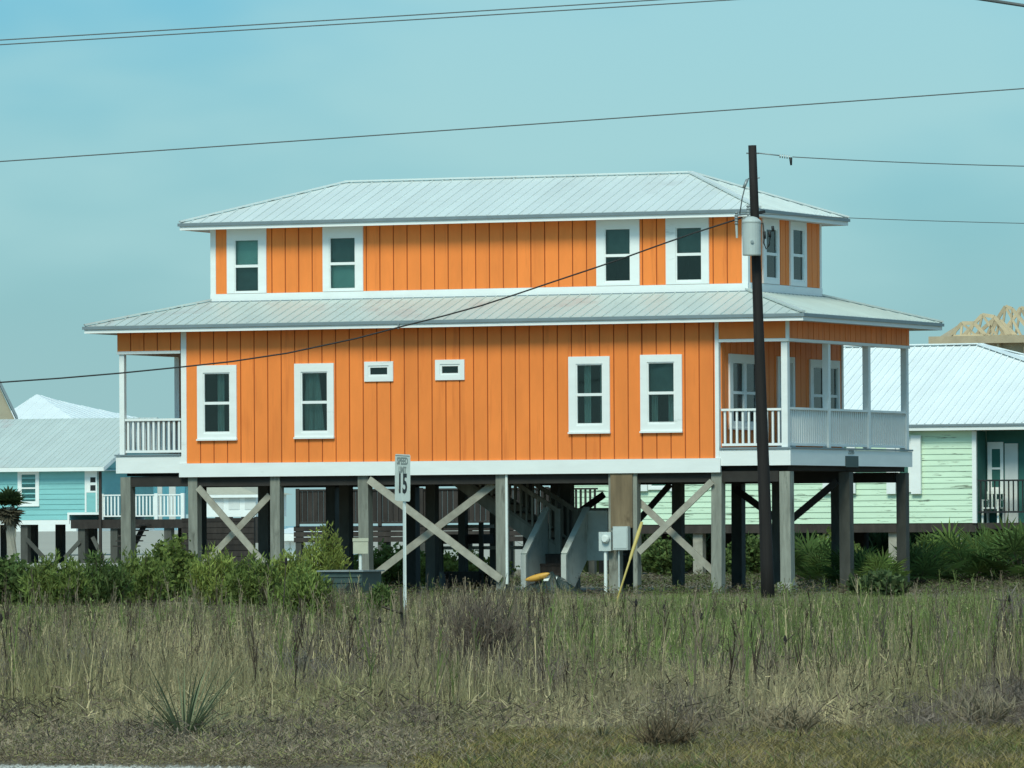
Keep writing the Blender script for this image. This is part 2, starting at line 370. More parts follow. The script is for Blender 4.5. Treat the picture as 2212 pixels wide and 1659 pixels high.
# ================================================================== THE ORANGE HOUSE
H = HF.thing('stilt_house', 'two storey orange board house on timber stilts with pale metal hip roofs', 'house')
fx = lambda x, y=900, v=0.0: HF.onv(x, y, v)[0]
fz = lambda x, y, v=0.0: HF.onv(x, y, v)[1]
sv = lambda x, y, u: HF.onu(x, y, u)[0]
sz = lambda x, y, u: HF.onu(x, y, u)[1]
UL, UR, DEP = -14.76, 0.0, 7.12
WL, WR = -13.30, -1.47                 # main storey walls
EZ = 5.40                              # underside of lower eave
# --- floor and bands
dk = MB().box(UL+.03, UR-.03, .03, DEP-.03, 2.80, 2.86).build('porch_deck', M['greywood'], H)
MB().box(UL+.1, UR-.1, .2, DEP-.1, 2.44, 2.79).build('floor_framing', M['joist'], H)
for v in (.06, 3.5, DEP-.26):
    MB().box(UL+.25, UR-.25, v, v+.2, 2.22, 2.43).build('girder', M['joist'], H)
bL0 = 2.44
MB().box(UL, WL-.002, -.03, .01, 2.50, 2.85).build('deck_fascia', M['white'], H)
MB().box(WR+.002, UR, -.03, .01, 2.54, 2.86).build('deck_fascia', M['white'], H)
fs = MB().box(UR-.002, UR+.038, -.03, DEP, 2.54, 2.86).build('deck_fascia', M['white'], H)
MB().box(UL-.038, UL-.001, -.03, DEP, 2.50, 2.85).build('deck_fascia', M['white'], H)
MB().box(WR+.01, UR+.06, -.06, .01, 2.865, 2.90).build('deck_edge', M['drip'], H)
MB().box(UR+.002, UR+.06, .012, DEP, 2.865, 2.90).build('deck_edge', M['drip'], H)
MB().box(UL-.06, WL-.01, -.06, .01, 2.855, 2.885).build('deck_edge', M['drip'], H)
MB().box(WL-.04, WR+.03, -.065, .0, 2.41, 2.69).build('wall_skirt', M['white'], H)
# number and plaque on the side fascia
vv, zz = HF.onu(1832, 978, .04)
# --- main walls
FW = [(428,513,789,948, 441,499,805,937), (638,723,785,944, 652,710,803,935), (1230,1319,770,933, 1246,1304,786,919), (1385,1475,766,931, 1400,1459,782,916)]
VENT = [(789,851,781,824, 801,838,794,809), (942,1005,777,821, 956,991,791,806)]
def rect(pl, r, c):
    if pl == 'f':
        ym = (r[2]+r[3])/2; xm = (r[0]+r[1])/2
        return (fx(r[0], ym, c), fx(r[1], ym, c), fz(xm, r[3], c), fz(xm, r[2], c))
    ym = (r[2]+r[3])/2; xm = (r[0]+r[1])/2
    return (sv(r[0], ym, c), sv(r[1], ym, c), sz(xm, r[3], c), sz(xm, r[2], c))
holes = [rect('f', r[4:], 0) for r in FW]+[rect('f', r[:4], 0) for r in VENT]
holes_c = [rect('f', r[:4], 0) for r in FW]+[rect('f', r[:4], 0) for r in VENT]
MWL = WL+.12; MWR = WR-.08
wall(H, 'front_wall', 'f', 0.0, MWL, MWR, 2.69, 5.44, [(a+.01, b-.01, c+.01, d-.01) for a, b, c, d in holes_c], off=.31)
piece('corner_trim', M['white'], H, WL, MWL, -.035, .08, 2.692, 5.40)
piece('corner_trim', M['white'], H, MWR, WR, -.035, .08, 2.692, 5.40)
cur = [[(.36, .62, 0), (.8, 1.0, 0)], [(.0, .3, .0), (.05, .5, .25)], [(.15, .4, 0), (.75, 1.0, 0)], [(.0, .22, 0), (.62, .9, 0)]]
ups = [('dark', 'dark'), ('dark', 'dark'), ('dark', 'dark'), ('mid', 'dark')]
for r, cc, (a, b) in zip(FW, cur, ups):
    o = rect('f', r[:4], 0); g = rect('f', r[4:], 0)
    window(H, 'f', -.018, *o, g=g, curt=cc, upper=a, lower=b)
for r in VENT:
    o = rect('f', r[:4], 0); g = rect('f', r[4:], 0)
    b = MB(); P = lambda *a: plane_box('f', -.018, *a)
    ii = .05
    b.box(*P(o[0], g[0]-.04, o[2], o[3], -.02, .035)); b.box(*P(g[1]+.04, o[1], o[2], o[3], -.02, .035)); b.box(*P(g[0]-.04, g[1]+.04, g[3]+.04, o[3], -.02, .035)); b.box(*P(g[0]-.04, g[1]+.04, o[2], g[2]-.04, -.02, .035))
    w = b.build('small_window', M['white'], H)
    b = MB(); b.box(*P(g[0]-.039, g[0], g[2]-.039, g[3]+.039, -.02, .02)); b.box(*P(g[1], g[1]+.039, g[2]-.039, g[3]+.039, -.02, .02)); b.box(*P(g[0], g[1], g[3], g[3]+.039, -.02, .02)); b.box(*P(g[0], g[1], g[2]-.039, g[2], -.02, .02))
    b.build('sash_frame', M['white'], w)
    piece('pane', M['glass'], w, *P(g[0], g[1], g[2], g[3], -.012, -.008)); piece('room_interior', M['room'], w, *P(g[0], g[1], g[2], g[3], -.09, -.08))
# right wall inside the porch (plane x = WR)
SW = [(1572,1640,766,925, 1579,1632,783,915), (1746,1810,778,930, 1753,1806,793,918)]
sh = [rect('s', r[:4], WR) for r in SW]
door = rect('s', (1676, 1713, 771, 972), WR); door = (door[0], door[1], 2.88, door[3])
wall(H, 'porch_wall', 's', WR, .085, 7.03, 2.87, 5.30, [(a+.01, b-.01, c+.01, d-.01) for a, b, c, d in sh+[door]], off=.2)
MB().box(*plane_box('s', WR, 6.93, 7.03, 2.87, 5.30, .02, .04)).build('corner_trim', M['white'], H)
for r in SW:
    o = rect('s', r[:4], WR); g = rect('s', r[4:], WR)
    window(H, 's', WR+.018, *o, g=g, upper='light', lower='dark', mull=True)
P = lambda *a: plane_box('s', WR+.018, *a)
db = MB(); a, b_, c_, d_ = door
db.box(*P(a, a+.12, c_, d_, -.02, .035)).box(*P(b_-.12, b_, c_, d_, -.02, .035)).box(*P(a+.12, b_-.12, d_-.12, d_, -.02, .035))
dd = db.build('porch_door', M['white'], H); piece('door_leaf', M['soffit'], dd, *P(a+.12, b_-.12, c_, d_-.12, -.03, .005)); piece('door_pane', M['shade'], dd, *P(a+.3, b_-.3, c_+.9, d_-.3, .006, .012))
MB().lathe((0, 0, 0), [(.02, 0), (.03, .02), (.03, .05)], 8).build('handle', M['steel'], dd).location = (WR+.06, a+.22, c_+1.0)
# left wall and back wall of the main storey (plain)
wall(H, 'left_wall', 's', WL+.10, .1, 7.03, 2.70, 5.35, board=.61)
MB().box(WL+.1, WR-.1, 6.93, 7.03, 2.70, 5.35).build('back_wall', M['orange'], H)
# --- porch beams, posts, ceilings
BZ0, BZ1 = 4.98, 5.40
def beam(pl, c, s0, s1, zb, board, label=None, off=None):
    w = wall(H, 'porch_beam', pl, c, s0, s1, zb+.06, BZ1+.03, board=board, off=off)
    piece('beam_trim', M['white'], w, *plane_box(pl, c, s0, s1, zb, zb+.059, -.14, .035)); return w
beam('f', 0.0, UL, WL-.02, 4.95, .305)
beam('f', 0.0, WR+.002, UR-.05, 4.99, 1.6)
piece('corner_trim', M['white'], H, UR-.05, UR+.012, -.03, .03, 4.99, 5.40)
beam('s', UR-.03, .032, DEP, 4.99, .305, off=.2)
beam('s', UL+.12, .0, DEP, 4.95, .305)
MB().box(WR+.01, UR-.15, .13, DEP, 5.30, 5.34).build('porch_ceiling', M['soffit'], H)
MB().box(UL+.15, WL-.01, .13, DEP, 5.30, 5.34).build('porch_ceiling', M['soffit'], H)
for v in [0.0, 2.33, 4.68, 6.98]:
    MB().box(UR-.16, UR-.03, v+.005, v+.135, 2.9, 4.99).build('porch_post', M['white'], H)
for v in [0.0, 2.6, 5.0, 6.98]:
    MB().box(UL+.03, UL+.14, v+.005, v+.115, 2.885, 4.95).build('porch_post', M['white'], H)
# --- railings
rail_run(H, 'f', .06, WR+.03, UR-.17, 2.93, 3.67, M['white'], step=.121)
for v0, v1 in ((.14, 2.33), (2.47, 4.68), (4.82, 6.98)):
    rail_run(H, 's', UR-.09, v0, v1, 2.93, 3.69, M['white'], step=.118, bw=.045)
rail_run(H, 'f', .06, UL+.15, WL-.03, 2.92, 3.62, M['white'], step=.115, bw=.045)
for v0, v1 in ((.12, 2.6), (2.71, 5.0), (5.11, 6.98)):
    rail_run(H, 's', UL+.09, v0, v1, 2.92, 3.62, M['white'], step=.13)
# --- lower roof
e0, e1, g0, g1 = -15.30, .48, -.45, 7.78
ZT = 5.53
xu0, xu1, yv0, yv1 = -13.24, -1.36, 1.30, 5.50
ZM = 6.06
lr = MB().box(e0+.03, e1-.03, g0+.03, g1-.03, EZ-.0, EZ+.03).build('lower_roof', M['soffit'], H)
A, B, C_, D_ = (e0, g0, ZT), (e1, g0, ZT), (e1, g1, ZT), (e0, g1, ZT)
a1, b1, c1, d1 = (xu0, yv0, ZM), (xu1, yv0, ZM), (xu1, yv1, ZM), (xu0, yv1, ZM)
roof_face(lr, [A, B, b1, a1], (1, 0, 0), .23, M['rooflow'])
roof_face(lr, [B, C_, c1, b1], (0, 1, 0), .23, M['rooflow'])
roof_face(lr, [C_, D_, d1, c1], (-1, 0, 0), .46, M['rooflow'], single=False)
roof_face(lr, [D_, A, a1, d1], (0, -1, 0), .46, M['rooflow'], single=False)
def fascia(parent, x0, x1, y0, y1, z0, z1):
    t = .03
    for q in ((x0, x1, y0, y0+t), (x0, x1, y1-t, y1)): piece('fascia', M['white'], parent, *q, z0, z1)
    for q in ((x0, x0+t, y0+t+.001, y1-t-.001), (x1-t, x1, y0+t+.001, y1-t-.001)): piece('fascia', M['white'], parent, *q, z0, z1)
    e = .035
    for q in ((x0-e, x1+e, y0-e, y0-.002), (x0-e, x1+e, y1+.002, y1+e)): piece('drip_edge', M['drip'], parent, *q, z1-.035, z1+.025)
    for q in ((x0-e, x0-.002, y0-.001, y1+.001), (x1+.002, x1+e, y0-.001, y1+.001)): piece('drip_edge', M['drip'], parent, *q, z1-.035, z1+.025)
fascia(lr, e0, e1, g0, g1, EZ-.02, ZT-.035)
def caps(parent, segs, m, r=.05):
    for a, b in segs: MB().bar(Vector(a)+Vector((0, 0, .03)), Vector(b)+Vector((0, 0, .03)), r*2.2, .035).build('ridge_cap', m, parent)
caps(lr, [(A, a1), (B, b1), (C_, c1)], M['rooflow'])
# --- upper storey
UPF = [(492,577,500,640, 508,561,517,633), (699,786,498,637, 713,770,512,627), (1290,1383,480,625, 1307,1364,493,611), (1440,1533,478,622, 1461,1518,490,609)]
zc0, zc1 = 6.20, 7.53
holesu = []
for r in UPF:
    a = fx(r[0], 560, yv0); b = fx(r[1], 560, yv0); holesu.append((a, b, 6.215, 7.52))
us = [(-13.14, -1.46)]
wall(H, 'upper_front_wall', 'f', yv0, -13.12, -1.46, 6.20, 7.56, [(a+.01, b-.01, c, d) for a, b, c, d in holesu], off=.36)
piece('corner_trim', M['white'], H, xu0, -13.12, yv0-.035, yv0+.08, 6.20, 7.54)
piece('corner_trim', M['white'], H, -1.46, xu1+.03, yv0-.035, yv0+.08, 6.20, 7.54)
MB().box(xu0, xu1+.03, yv0-.045, yv0+.05, 6.0, 6.199).build('upper_skirt', M['white'], H)
for r, hh, (u_, l_) in zip(UPF, holesu, [('light', 'mid'), ('mid', 'light'), ('mid', 'dark'), ('mid', 'dark')]):
    g = rect('f', r[4:], yv0); g = (g[0], g[1], g[2], g[3])
    window(H, 'f', yv0-.018, hh[0], hh[1], 6.205, 7.535, g=g, upper=u_, lower=l_, sill=False, label=None)
# side
SWU = [(1644,1679,480,620, 1651,1676,494,604), (1703,1738,480,622, 1709,1733,495,609)]
hs_ = []
for r in SWU:
    a = sv(r[0], 560, xu1); b = sv(r[1], 560, xu1); hs_.append((a, b, 6.235, 7.52))
wall(H, 'upper_side_wall', 's', xu1, yv0+.082, yv1-.1, 6.22, 7.56, [(a+.01, b-.01, c, d) for a, b, c, d in hs_], off=.22)
piece('corner_trim', M['white'], H, xu1-.05, xu1+.03, yv1-.1, yv1, 6.22, 7.54)
MB().box(xu1-.05, xu1+.042, yv0+.055, yv1, 6.0, 6.215).build('upper_skirt', M['white'], H)
for r, hh in zip(SWU, hs_):
    g = rect('s', r[4:], xu1)
    window(H, 's', xu1+.018, hh[0], hh[1], 6.222, 7.535, g=g, upper='light', lower='light', sill=False)
MB().box(xu0, xu0+.1, yv0+.09, yv1, 6.0, 7.54).box(xu0+.11, xu1-.11, yv1-.1, yv1, 6.0, 7.54).build('upper_back_walls', M['orange'], H)
# --- upper roof
p0, p1, q0, q1 = -13.74, -.93, .85, 6.0
zt = 7.67; rz = 8.55; rm = (q0+q1)/2; r0_, r1_ = -11.14, -3.40
ur = MB().box(p0+.03, p1-.03, q0+.03, q1-.03, 7.54, 7.57).build('upper_roof', M['soffit'], H)
A, B, C_, D_ = (p0, q0, zt), (p1, q0, zt), (p1, q1, zt), (p0, q1, zt); RA, RB = (r0_, rm, rz), (r1_, rm, rz)
roof_face(ur, [A, B, RB, RA], (1, 0, 0), .23, M['roof'])
roof_face(ur, [B, C_, RB], (0, 1, 0), .23, M['roof'])
roof_face(ur, [C_, D_, RA, RB], (-1, 0, 0), .46, M['roof'], single=False)
roof_face(ur, [D_, A, RA], (0, -1, 0), .46, M['roof'], single=False)
fascia(ur, p0, p1, q0, q1, 7.52, zt-.035)
caps(ur, [(A, RA), (B, RB), (C_, RB), (RA, RB)], M['roof'])
# flashing where lower roof meets upper wall
MB().box(xu0-.02, xu1+.08, yv0-.10, yv0-.047, 6.02, 6.05).build('flashing', M['drip'], lr)
MB().box(xu1+.045, xu1+.10, yv0-.04, yv1, 6.02, 6.05).build('flashing', M['drip'], lr)
# cable hook on fascia
hx = fx(862, 705, g0); MB().bar((hx, g0-.03, 5.36), (hx, g0-.03, 5.50), .03, .03).build('cable_hook', M['steel'], lr)
# --- piles in three rows, square, slightly uneven
colx = [270, 415, 593, 783, 1080, 1325, 1547, 1697]
cu = [fx(x, 1080) for x in colx]
cu[-1] = -.11
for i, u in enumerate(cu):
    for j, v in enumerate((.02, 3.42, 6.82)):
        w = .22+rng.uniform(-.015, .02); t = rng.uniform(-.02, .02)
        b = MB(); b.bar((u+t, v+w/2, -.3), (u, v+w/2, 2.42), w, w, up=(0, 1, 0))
        b.build('pile', M['pile'] if j == 0 else M['greywood'], H)  # rear rows get a darker timber, painting in the shade under the floor
MB().box(cu[-1]-.15, cu[-1]+.15, -.02, .3, -.05, .22).build('pile_footing', M['concrete'], H)
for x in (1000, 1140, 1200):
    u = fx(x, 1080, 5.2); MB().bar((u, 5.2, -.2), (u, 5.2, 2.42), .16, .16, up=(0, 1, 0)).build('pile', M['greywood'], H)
def brace(x0, y0, x1, y1, v, m, w=.13):
    a = HF.onv(x0, y0, v); b = HF.onv(x1, y1, v)
    MB().bar((a[0], v, a[1]), (b[0], v, b[1]), .045, w, up=(0, 0, 1)).build('cross_brace', m, H)
brace(428, 1053, 572, 1218, -.035, M['brace']); brace(583, 1070, 440, 1220, .27, M['brace'])
brace(797, 1036, 1082, 1252, -.035, M['brace'], .15); brace(1068, 1045, 812, 1240, .27, M['brace'], .15)
brace(1378, 1082, 1545, 1238, .27, M['brace']); brace(1538, 1040, 1380, 1193, -.035, M['brace'])
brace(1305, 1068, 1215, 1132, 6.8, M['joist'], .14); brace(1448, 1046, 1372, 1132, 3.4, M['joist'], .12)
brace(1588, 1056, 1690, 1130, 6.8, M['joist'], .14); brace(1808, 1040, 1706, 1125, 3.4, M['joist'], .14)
# meter column: plywood box between piles, meter, breaker box, conduits
u0, u1 = fx(1303, 1080), fx(1372, 1080)
pb = MB().box(u0+.17, u1-.05, -.03, .19, fz(1338, 1140), 2.40).build('plywood_box', M['ply'], H)
MB().box(u1-.05, u1+.04, .0, .2, -.1, 2.42).build('pile', M['pile'], H)
m_ = rect('f', (1300, 1326, 1149, 1190), 0)
mt = MB().box(m_[0], m_[1], -.16, -.031, m_[2], m_[3]).build('meter_box', M['can'], H)
g_ = MB().tube([(0, 0, 0), (0, -.07, 0), (0, -.10, 0)], [.085, .085, .06], 14).build('meter_dial', M['pvc'], mt, smooth=False); g_.location = ((m_[0]+m_[1])/2+.03, -.162, (m_[2]+m_[3])/2+.05)
m_ = rect('f', (1331, 1363, 1137, 1188), 0)
mt = MB().box(m_[0], m_[1], -.18, -.031, m_[2], m_[3]).build('breaker_box', M['can'], H)
piece('box_door', M['can'], mt, m_[0]+.02, m_[1]-.02, -.19, -.181, m_[2]+.03, m_[3]-.03)
def pipe(x, y0, y1, v, r, m, name='conduit'):
    a = HF.onv(x, y0, v); b = HF.onv(x, y1, v); MB().tube([(a[0], v, a[1]), (a[0], v, max(-.05, b[1]))], r, 8).build(name, m, H)
pipe(1308, 1190, 1300, -.09, .035, M['pvc']); pipe(1337, 1188, 1300, -.07, .02, M['can'])
pipe(1094, 1024, 1262, .02, .03, M['pvc'])
# porch house number and plaque
nb = rect('s', (1830, 1846, 972, 981), .04); pq = rect('s', (1826, 1853, 985, 1009), .04)
MB().box(.042, .055, pq[0], pq[1], pq[2], pq[3]).build('plaque', M['plaque'], fs)
def text_mesh(body, size, m, name, parent, loc, rot, sx=1.0, bold=0.0, ext=.003):
    c = bpy.data.curves.new('txt', 'FONT'); c.body = body; c.size = size; c.extrude = ext; c.offset = bold; c.align_x = 'CENTER'; c.align_y = 'CENTER'; c.resolution_u = 3
    t = bpy.data.objects.new('txt', c); COL.objects.link(t)
    dg = bpy.context.evaluated_depsgraph_get(); me = bpy.data.meshes.new_from_object(t.evaluated_get(dg)); bpy.data.objects.remove(t)
    me.materials.clear(); me.materials.append(m); o = bpy.data.objects.new(name, me); COL.objects.link(o); o.parent = parent
    o.location = loc; o.rotation_euler = rot; o.scale = (sx, 1, 1); return o
text_mesh('20B', .14, M['faded'], 'house_number', fs, (.045, (nb[0]+nb[1])/2, (nb[2]+nb[3])/2), (R(90), 0, R(90)), sx=1.7)
# --- stairs under the house
ls = HF.onv(1211, 1190, 2.3); le = HF.onv(1298, 1190, 2.3); LZ = .80
stairs = MB().box(ls[0]-.05, le[0]+.2, 2.2, 3.2, LZ-.05, LZ).build('stair_landing', M['darkwood'], H)
top = HF.onv(985, 1030, 2.3); nst = 9
run = (ls[0]-top[0]); x_top = top[0]; 
for v in (2.24, 3.16):
    MB().bar((x_top-.1, v, 2.42), (ls[0], v, LZ-.02), .045, .26).build('stringer', M['stair'], stairs)
for i in range(nst):
    t = (i+.5)/nst; x = ls[0]-run*t; z = LZ+(2.42-LZ)*t
    piece('tread', M['darkwood'], stairs, x-.14, x+.14, 2.27, 3.13, z+.02, z+.06)
for v in (2.22, 3.18):
    hr = MB().bar((x_top-.2, v, 2.42+.80), (ls[0], v, LZ+.86), .05, .09).build('handrail', M['stair'], stairs)
    hr = MB().bar((x_top-.2, v, 2.42+.18), (ls[0], v, LZ+.16), .04, .06).build('handrail', M['stair'], stairs)
    n = int(run/.125)
    for i in range(n):
        t = (i+.5)/n; x = ls[0]-run*t; zb = LZ+(2.42-LZ)*t
        piece('baluster', M['stair'], stairs, x-.02, x+.02, v-.03, v+.01, zb+.16, zb+.84)
for x in (ls[0],):
    for v in (2.22, 3.18): piece('newel_post', M['stair'], stairs, x-.05, x+.05, v-.05, v+.05, 0, LZ+.92)
# landing guard at the back, with balusters
piece('handrail', M['stair'], stairs, ls[0], le[0]+.1, 3.14, 3.2, LZ+.85, LZ+.93)
for i in range(8):
    x = ls[0]+(i+.5)*(le[0]-ls[0])/8; piece('baluster', M['stair'], stairs, x-.02, x+.02, 3.15, 3.19, LZ, LZ+.85)
# white solid-sided lower flight coming forward
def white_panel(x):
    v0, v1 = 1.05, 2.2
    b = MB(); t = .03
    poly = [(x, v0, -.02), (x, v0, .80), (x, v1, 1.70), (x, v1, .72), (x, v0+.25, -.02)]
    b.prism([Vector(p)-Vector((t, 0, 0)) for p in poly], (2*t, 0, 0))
    o = b.build('stair_side_panel', M['shadewhite'], H)
    MB().bar((x, v0-.05, .80), (x, v1, 1.73), .13, .05).build('panel_cap', M['shadewhite'], o)
    piece('end_post', M['shadewhite'], o, x-.055, x+.055, v0-.09, v0-.001, -.05, .79)
uL = fx(1129, 1200, 1.05)+.05; uR = fx(1216, 1200, 1.05)+.05
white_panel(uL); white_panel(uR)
uE = fx(1300, 1150, 2.2)
wp = MB().box(uR+.02, uE+.15, 2.14, 2.19, .66, 1.62).build('landing_side_panel', M['shadewhite'], H)
piece('panel_cap', M['shadewhite'], wp, uR, uE+.15, 2.09, 2.24, 1.621, 1.67)
for i in range(4):
    piece('step', M['darkwood'], H, uL+.03, uR-.03, 1.2+i*.28, 1.5+i*.28, .16+i*.2, .20+i*.2)
    MB().box(uL+.03, uR-.03, 1.22+i*.28, 1.24+i*.28, .0+i*.2, .158+i*.2).build('riser', M['darkwood'], H)

# ================================================================== utility pole and its gear
pg = ongnd(1660, 1292); topz = atd(1625, 314, pg.y)
lean = topz.x-pg.x; PH = topz.z
up = thing('utility_pole', 'dark leaning timber utility pole in front of the orange house porch', 'utility pole', (pg.x, pg.y, 0))
npt = 9
MB().tube([(lean*t, 0, -.3+(PH+.3)*t) for t in [i/npt for i in range(npt+1)]], [.128-.052*(i/npt) for i in range(npt+1)], 14).build('pole_shaft', M['pole'], up, smooth=True)
def pp(x, y, dy=0.0):        # a spot near the pole
    p = atd(x, y, pg.y+dy); return Vector((p.x-pg.x, dy, p.z))
c = pp(1624, 552, -.26)
tf = MB().lathe(c, [(.165, 0), (.172, .02), (.172, .60), (.18, .61), (.18, .64), (.165, .66), (.10, .71), (.03, .73)], 20).build('transformer', M['can'], up)
MB().tube([c+Vector((0, -.175, .25)), c+Vector((0, -.20, .25))], .03, 8).build('gauge', M['steel'], tf)
for z in (.15, .5): MB().bar(c+Vector((0, .15, z)), c+Vector((0, .24, z)), .08, .05).build('bracket', M['steel'], tf)
for dx in (-.30, -.08):
    b = MB(); q = c+Vector((dx+.02, .05, .70)); 
    prof = []
    for k in range(5): prof += [(.022, k*.05), (.04, k*.05+.02), (.022, k*.05+.04)]
    b.lathe(q+Vector((0, 0, -.12 if dx < -.2 else 0)), prof, 10).build('bushing', M['steel'], up)
q0_ = pp(1590, 465, -.2); q1_ = pp(1592, 514, -.2)
MB().tube([q0_, q1_], [.028, .02], 8).build('fuse_cutout', M['can'], up)
MB().bar(q0_, pp(1622, 462), .03, .03).build('cutout_arm', M['steel'], up)
def wirepts(name, pts, r, m=None, parent=None, n=5):
    return MB().tube(pts, r, n).build(name, m or M['wire'], parent, smooth=True)
wirepts('jumper_wire', [pp(1617, 385, -.1), pp(1610, 400, -.15), pp(1603, 430, -.2), pp(1598, 462, -.2)], .012, parent=up)
wirepts('insulator', [pp(1614, 388, -.12), pp(1607, 405, -.16)], .03, M['steel'], up, 8)
wirepts('secondary_loop', [pp(1638, 485, -.15), pp(1648, 482, -.15), pp(1651, 505, -.15), pp(1650, 525, -.15), pp(1655, 538, -.15), pp(1662, 528, -.15), pp(1664, 510, -.15), pp(1660, 500, -.15)], .014, M['rubber'], up)
for x, y0, y1 in ((1651, 500, 516), (1662, 500, 512), (1669, 488, 500)): wirepts('connector', [pp(x, y0, -.16), pp(x+1, y1, -.16)], .03, M['rubber'], up, 6)
wirepts('guy_bolt', [pp(1634, 385), pp(1641, 384)], .012, M['steel'], up)
wirepts('bolt', [pp(1612, 331), pp(1640, 331)], .015, M['steel'], up)
MB().bar(pp(1636, 460), pp(1652, 457, -.1), .04, .05).build('spool_bracket', M['rubber'], up)
# dead-end insulators on the primary
st = pp(1640, 331); dd1 = pp(1685, 336); dd2 = pp(1706, 339)
wirepts('dead_end_insulator', [st+Vector((0, 0, 0)), dd1], .012, M['steel'], up)
b = MB()
for i in range(5):
    p = pp(1684+i*5, 337+i*.6); b.tube([p, p+Vector((.02, 0, 0))], .035, 8)
b.build('insulator_string', M['steel'], up)
wirepts('clamp', [pp(1708, 340), pp(1709, 357)], [.035, .02], M['rubber'], up, 6)
def span(name, a, b, sag, r, label, m=None, n=24, group=None):
    a = Vector(a); b = Vector(b); pts = []
    for i in range(n+1):
        t = i/n; p = a.lerp(b, t); p.z -= sag*4*t*(1-t); pts.append(p)
    o = MB().tube(pts, r, 5).build(name, m or M['wire'], smooth=True); return tag(o, label, 'wire', group)
W0 = Vector((pg.x, pg.y, 0))
a = W0+pp(1712, 339); b = atd(2500, 362, 128)
span('power_line', a, b, .05, .009, 'thin primary wire running right from the insulators on the pole top')
a = W0+pp(1640, 462); b = atd(2600, 487, 128)
span('power_line', a, b, .05, .007, 'thin neutral wire running right from the pole at the upper eave')
# service drop in front of the house, then on to the left
pts = [(1604, 470), (1560, 484), (1500, 503), (1420, 531), (1340, 560), (1290, 577), (1200, 607), (1120, 634), (1040, 660), (960, 682), (865, 706), (770, 731), (700, 746), (620, 763), (500, 781), (390, 793), (260, 806), (130, 817), (0, 826), (-300, 836)]
o = MB().tube([atd(x, y, 127.6+(1604-x)/1604*1.2) for x, y in pts], .016, 6).build('service_cable', M['rubber'], smooth=True)
tag(o, 'twisted black service cable sagging left from the pole across the orange wall', 'cable')
span('power_line', atd(-500, 116, 104), atd(2600, -76, 100), .02, .009, 'upper wire of the close pair crossing the top of the sky')
span('power_line', atd(-500, 126, 104.5), atd(2600, -66, 100.5), .02, .009, 'lower wire of the close pair crossing the top of the sky')
span('power_line', atd(-500, 383, 103), atd(2700, 155, 100), .02, .009, 'single wire sloping across the sky above the house roof')
span('power_line', atd(2080, -8, 92), atd(5200, 466, 84), .0, .024, 'thick black wire crossing the extreme top right corner')

# ================================================================== speed sign
sg = ongnd(874, 1337); sd_ = sg.y
sgn = thing('speed_sign', 'faded white speed limit 15 sign turned sideways on a thin post', 'sign', (sg.x, sg.y, 0))
pt = atd(866, 1000, sd_).x-sg.x
c = atd(870, 1032, sd_); wS, hS = .60, .70
ctr = Vector((c.x-sg.x, -.03, c.z))
b = MB(); rr = .04; prof = []
for cx_, cz_, a0 in ((wS/2-rr, hS/2-rr, 0), (-wS/2+rr, hS/2-rr, 90), (-wS/2+rr, -hS/2+rr, 180), (wS/2-rr, -hS/2+rr, 270)):
    for k in range(4): t = R(a0+k*30); prof.append(Vector((cx_+rr*math.cos(t), 0, cz_+rr*math.sin(t))))
o_ = MB().box(-.035, .035, -.012, .012, -.2, ctr.z+.28).build('post', M['pvc'], sgn); o_.location = (ctr.x+.022, .013-.03, 0); o_.rotation_euler = (0, 0, R(-67))
b.prism(prof, (0, -.004, 0)); plate = b.build('sign_plate', M['signw'], sgn)
plate.location = ctr; plate.rotation_euler = (0, R(1.6), R(-67))
text_mesh('15', .40, M['black'], 'sign_number', plate, (0, -.006, -.10), (R(90), 0, 0), bold=.012, ext=.001)
text_mesh('SPEED', .145, M['faded'], 'sign_word', plate, (0, -.006, .245), (R(90), 0, 0), bold=.006, ext=.001, sx=1.1)
text_mesh('LIMIT', .125, M['faded'], 'sign_word', plate, (0, -.006, .115), (R(90), 0, 0), bold=.006, ext=.001)
b = MB(); fw = .008
b.box(-wS/2+.02, wS/2-.02, -.0055, -.0045, hS/2-.028, hS/2-.02).build('sign_border', M['black'], plate)

# ================================================================== small things round the house
# cream box on pvc standpipe
p = ongnd(779, 1290); cb = thing('utility_box', 'cream plastic box on a white standpipe before the fourth front stilt', 'utility box', (p.x, p.y, 0))
def loc(o, x, y): q = atd(x, y, o.location.y); return Vector((q.x-o.location.x, 0, q.z))
a = loc(cb, 763, 1196); b_ = loc(cb, 795, 1164)
MB().box(a.x, b_.x, -.07, .07, a.z, b_.z).box(a.x-.01, b_.x+.01, -.08, .08, b_.z-.05, b_.z+.015).build('box_body', M['cream'], cb)
MB().tube([(0, 0, -.1), (0, 0, a.z)], .03, 8).build('standpipe', M['pvc'], cb)
# yellow guy marker
p = ongnd(1328, 1312); gm = thing('guy_marker', 'pale yellow guy wire marker leaning beside the meter boxes', 'cable marker', (p.x, p.y, 0))
t1 = loc(gm, 1388, 1128)+Vector((0, .6, 0)); t0 = Vector((0, 0, 0))
MB().tube([t0, t0.lerp(t1, .55), t0.lerp(t1, .58), t0.lerp(t1, .85), t1], [.017, .018, .026, .034, .024], 8).build('marker_sleeve', M['yellow'], gm, smooth=True)
MB().tube([t0-Vector((0, 0, .1)), t0.lerp(t1, .06)], .012, 5).build('guy_rod', M['steel'], gm)
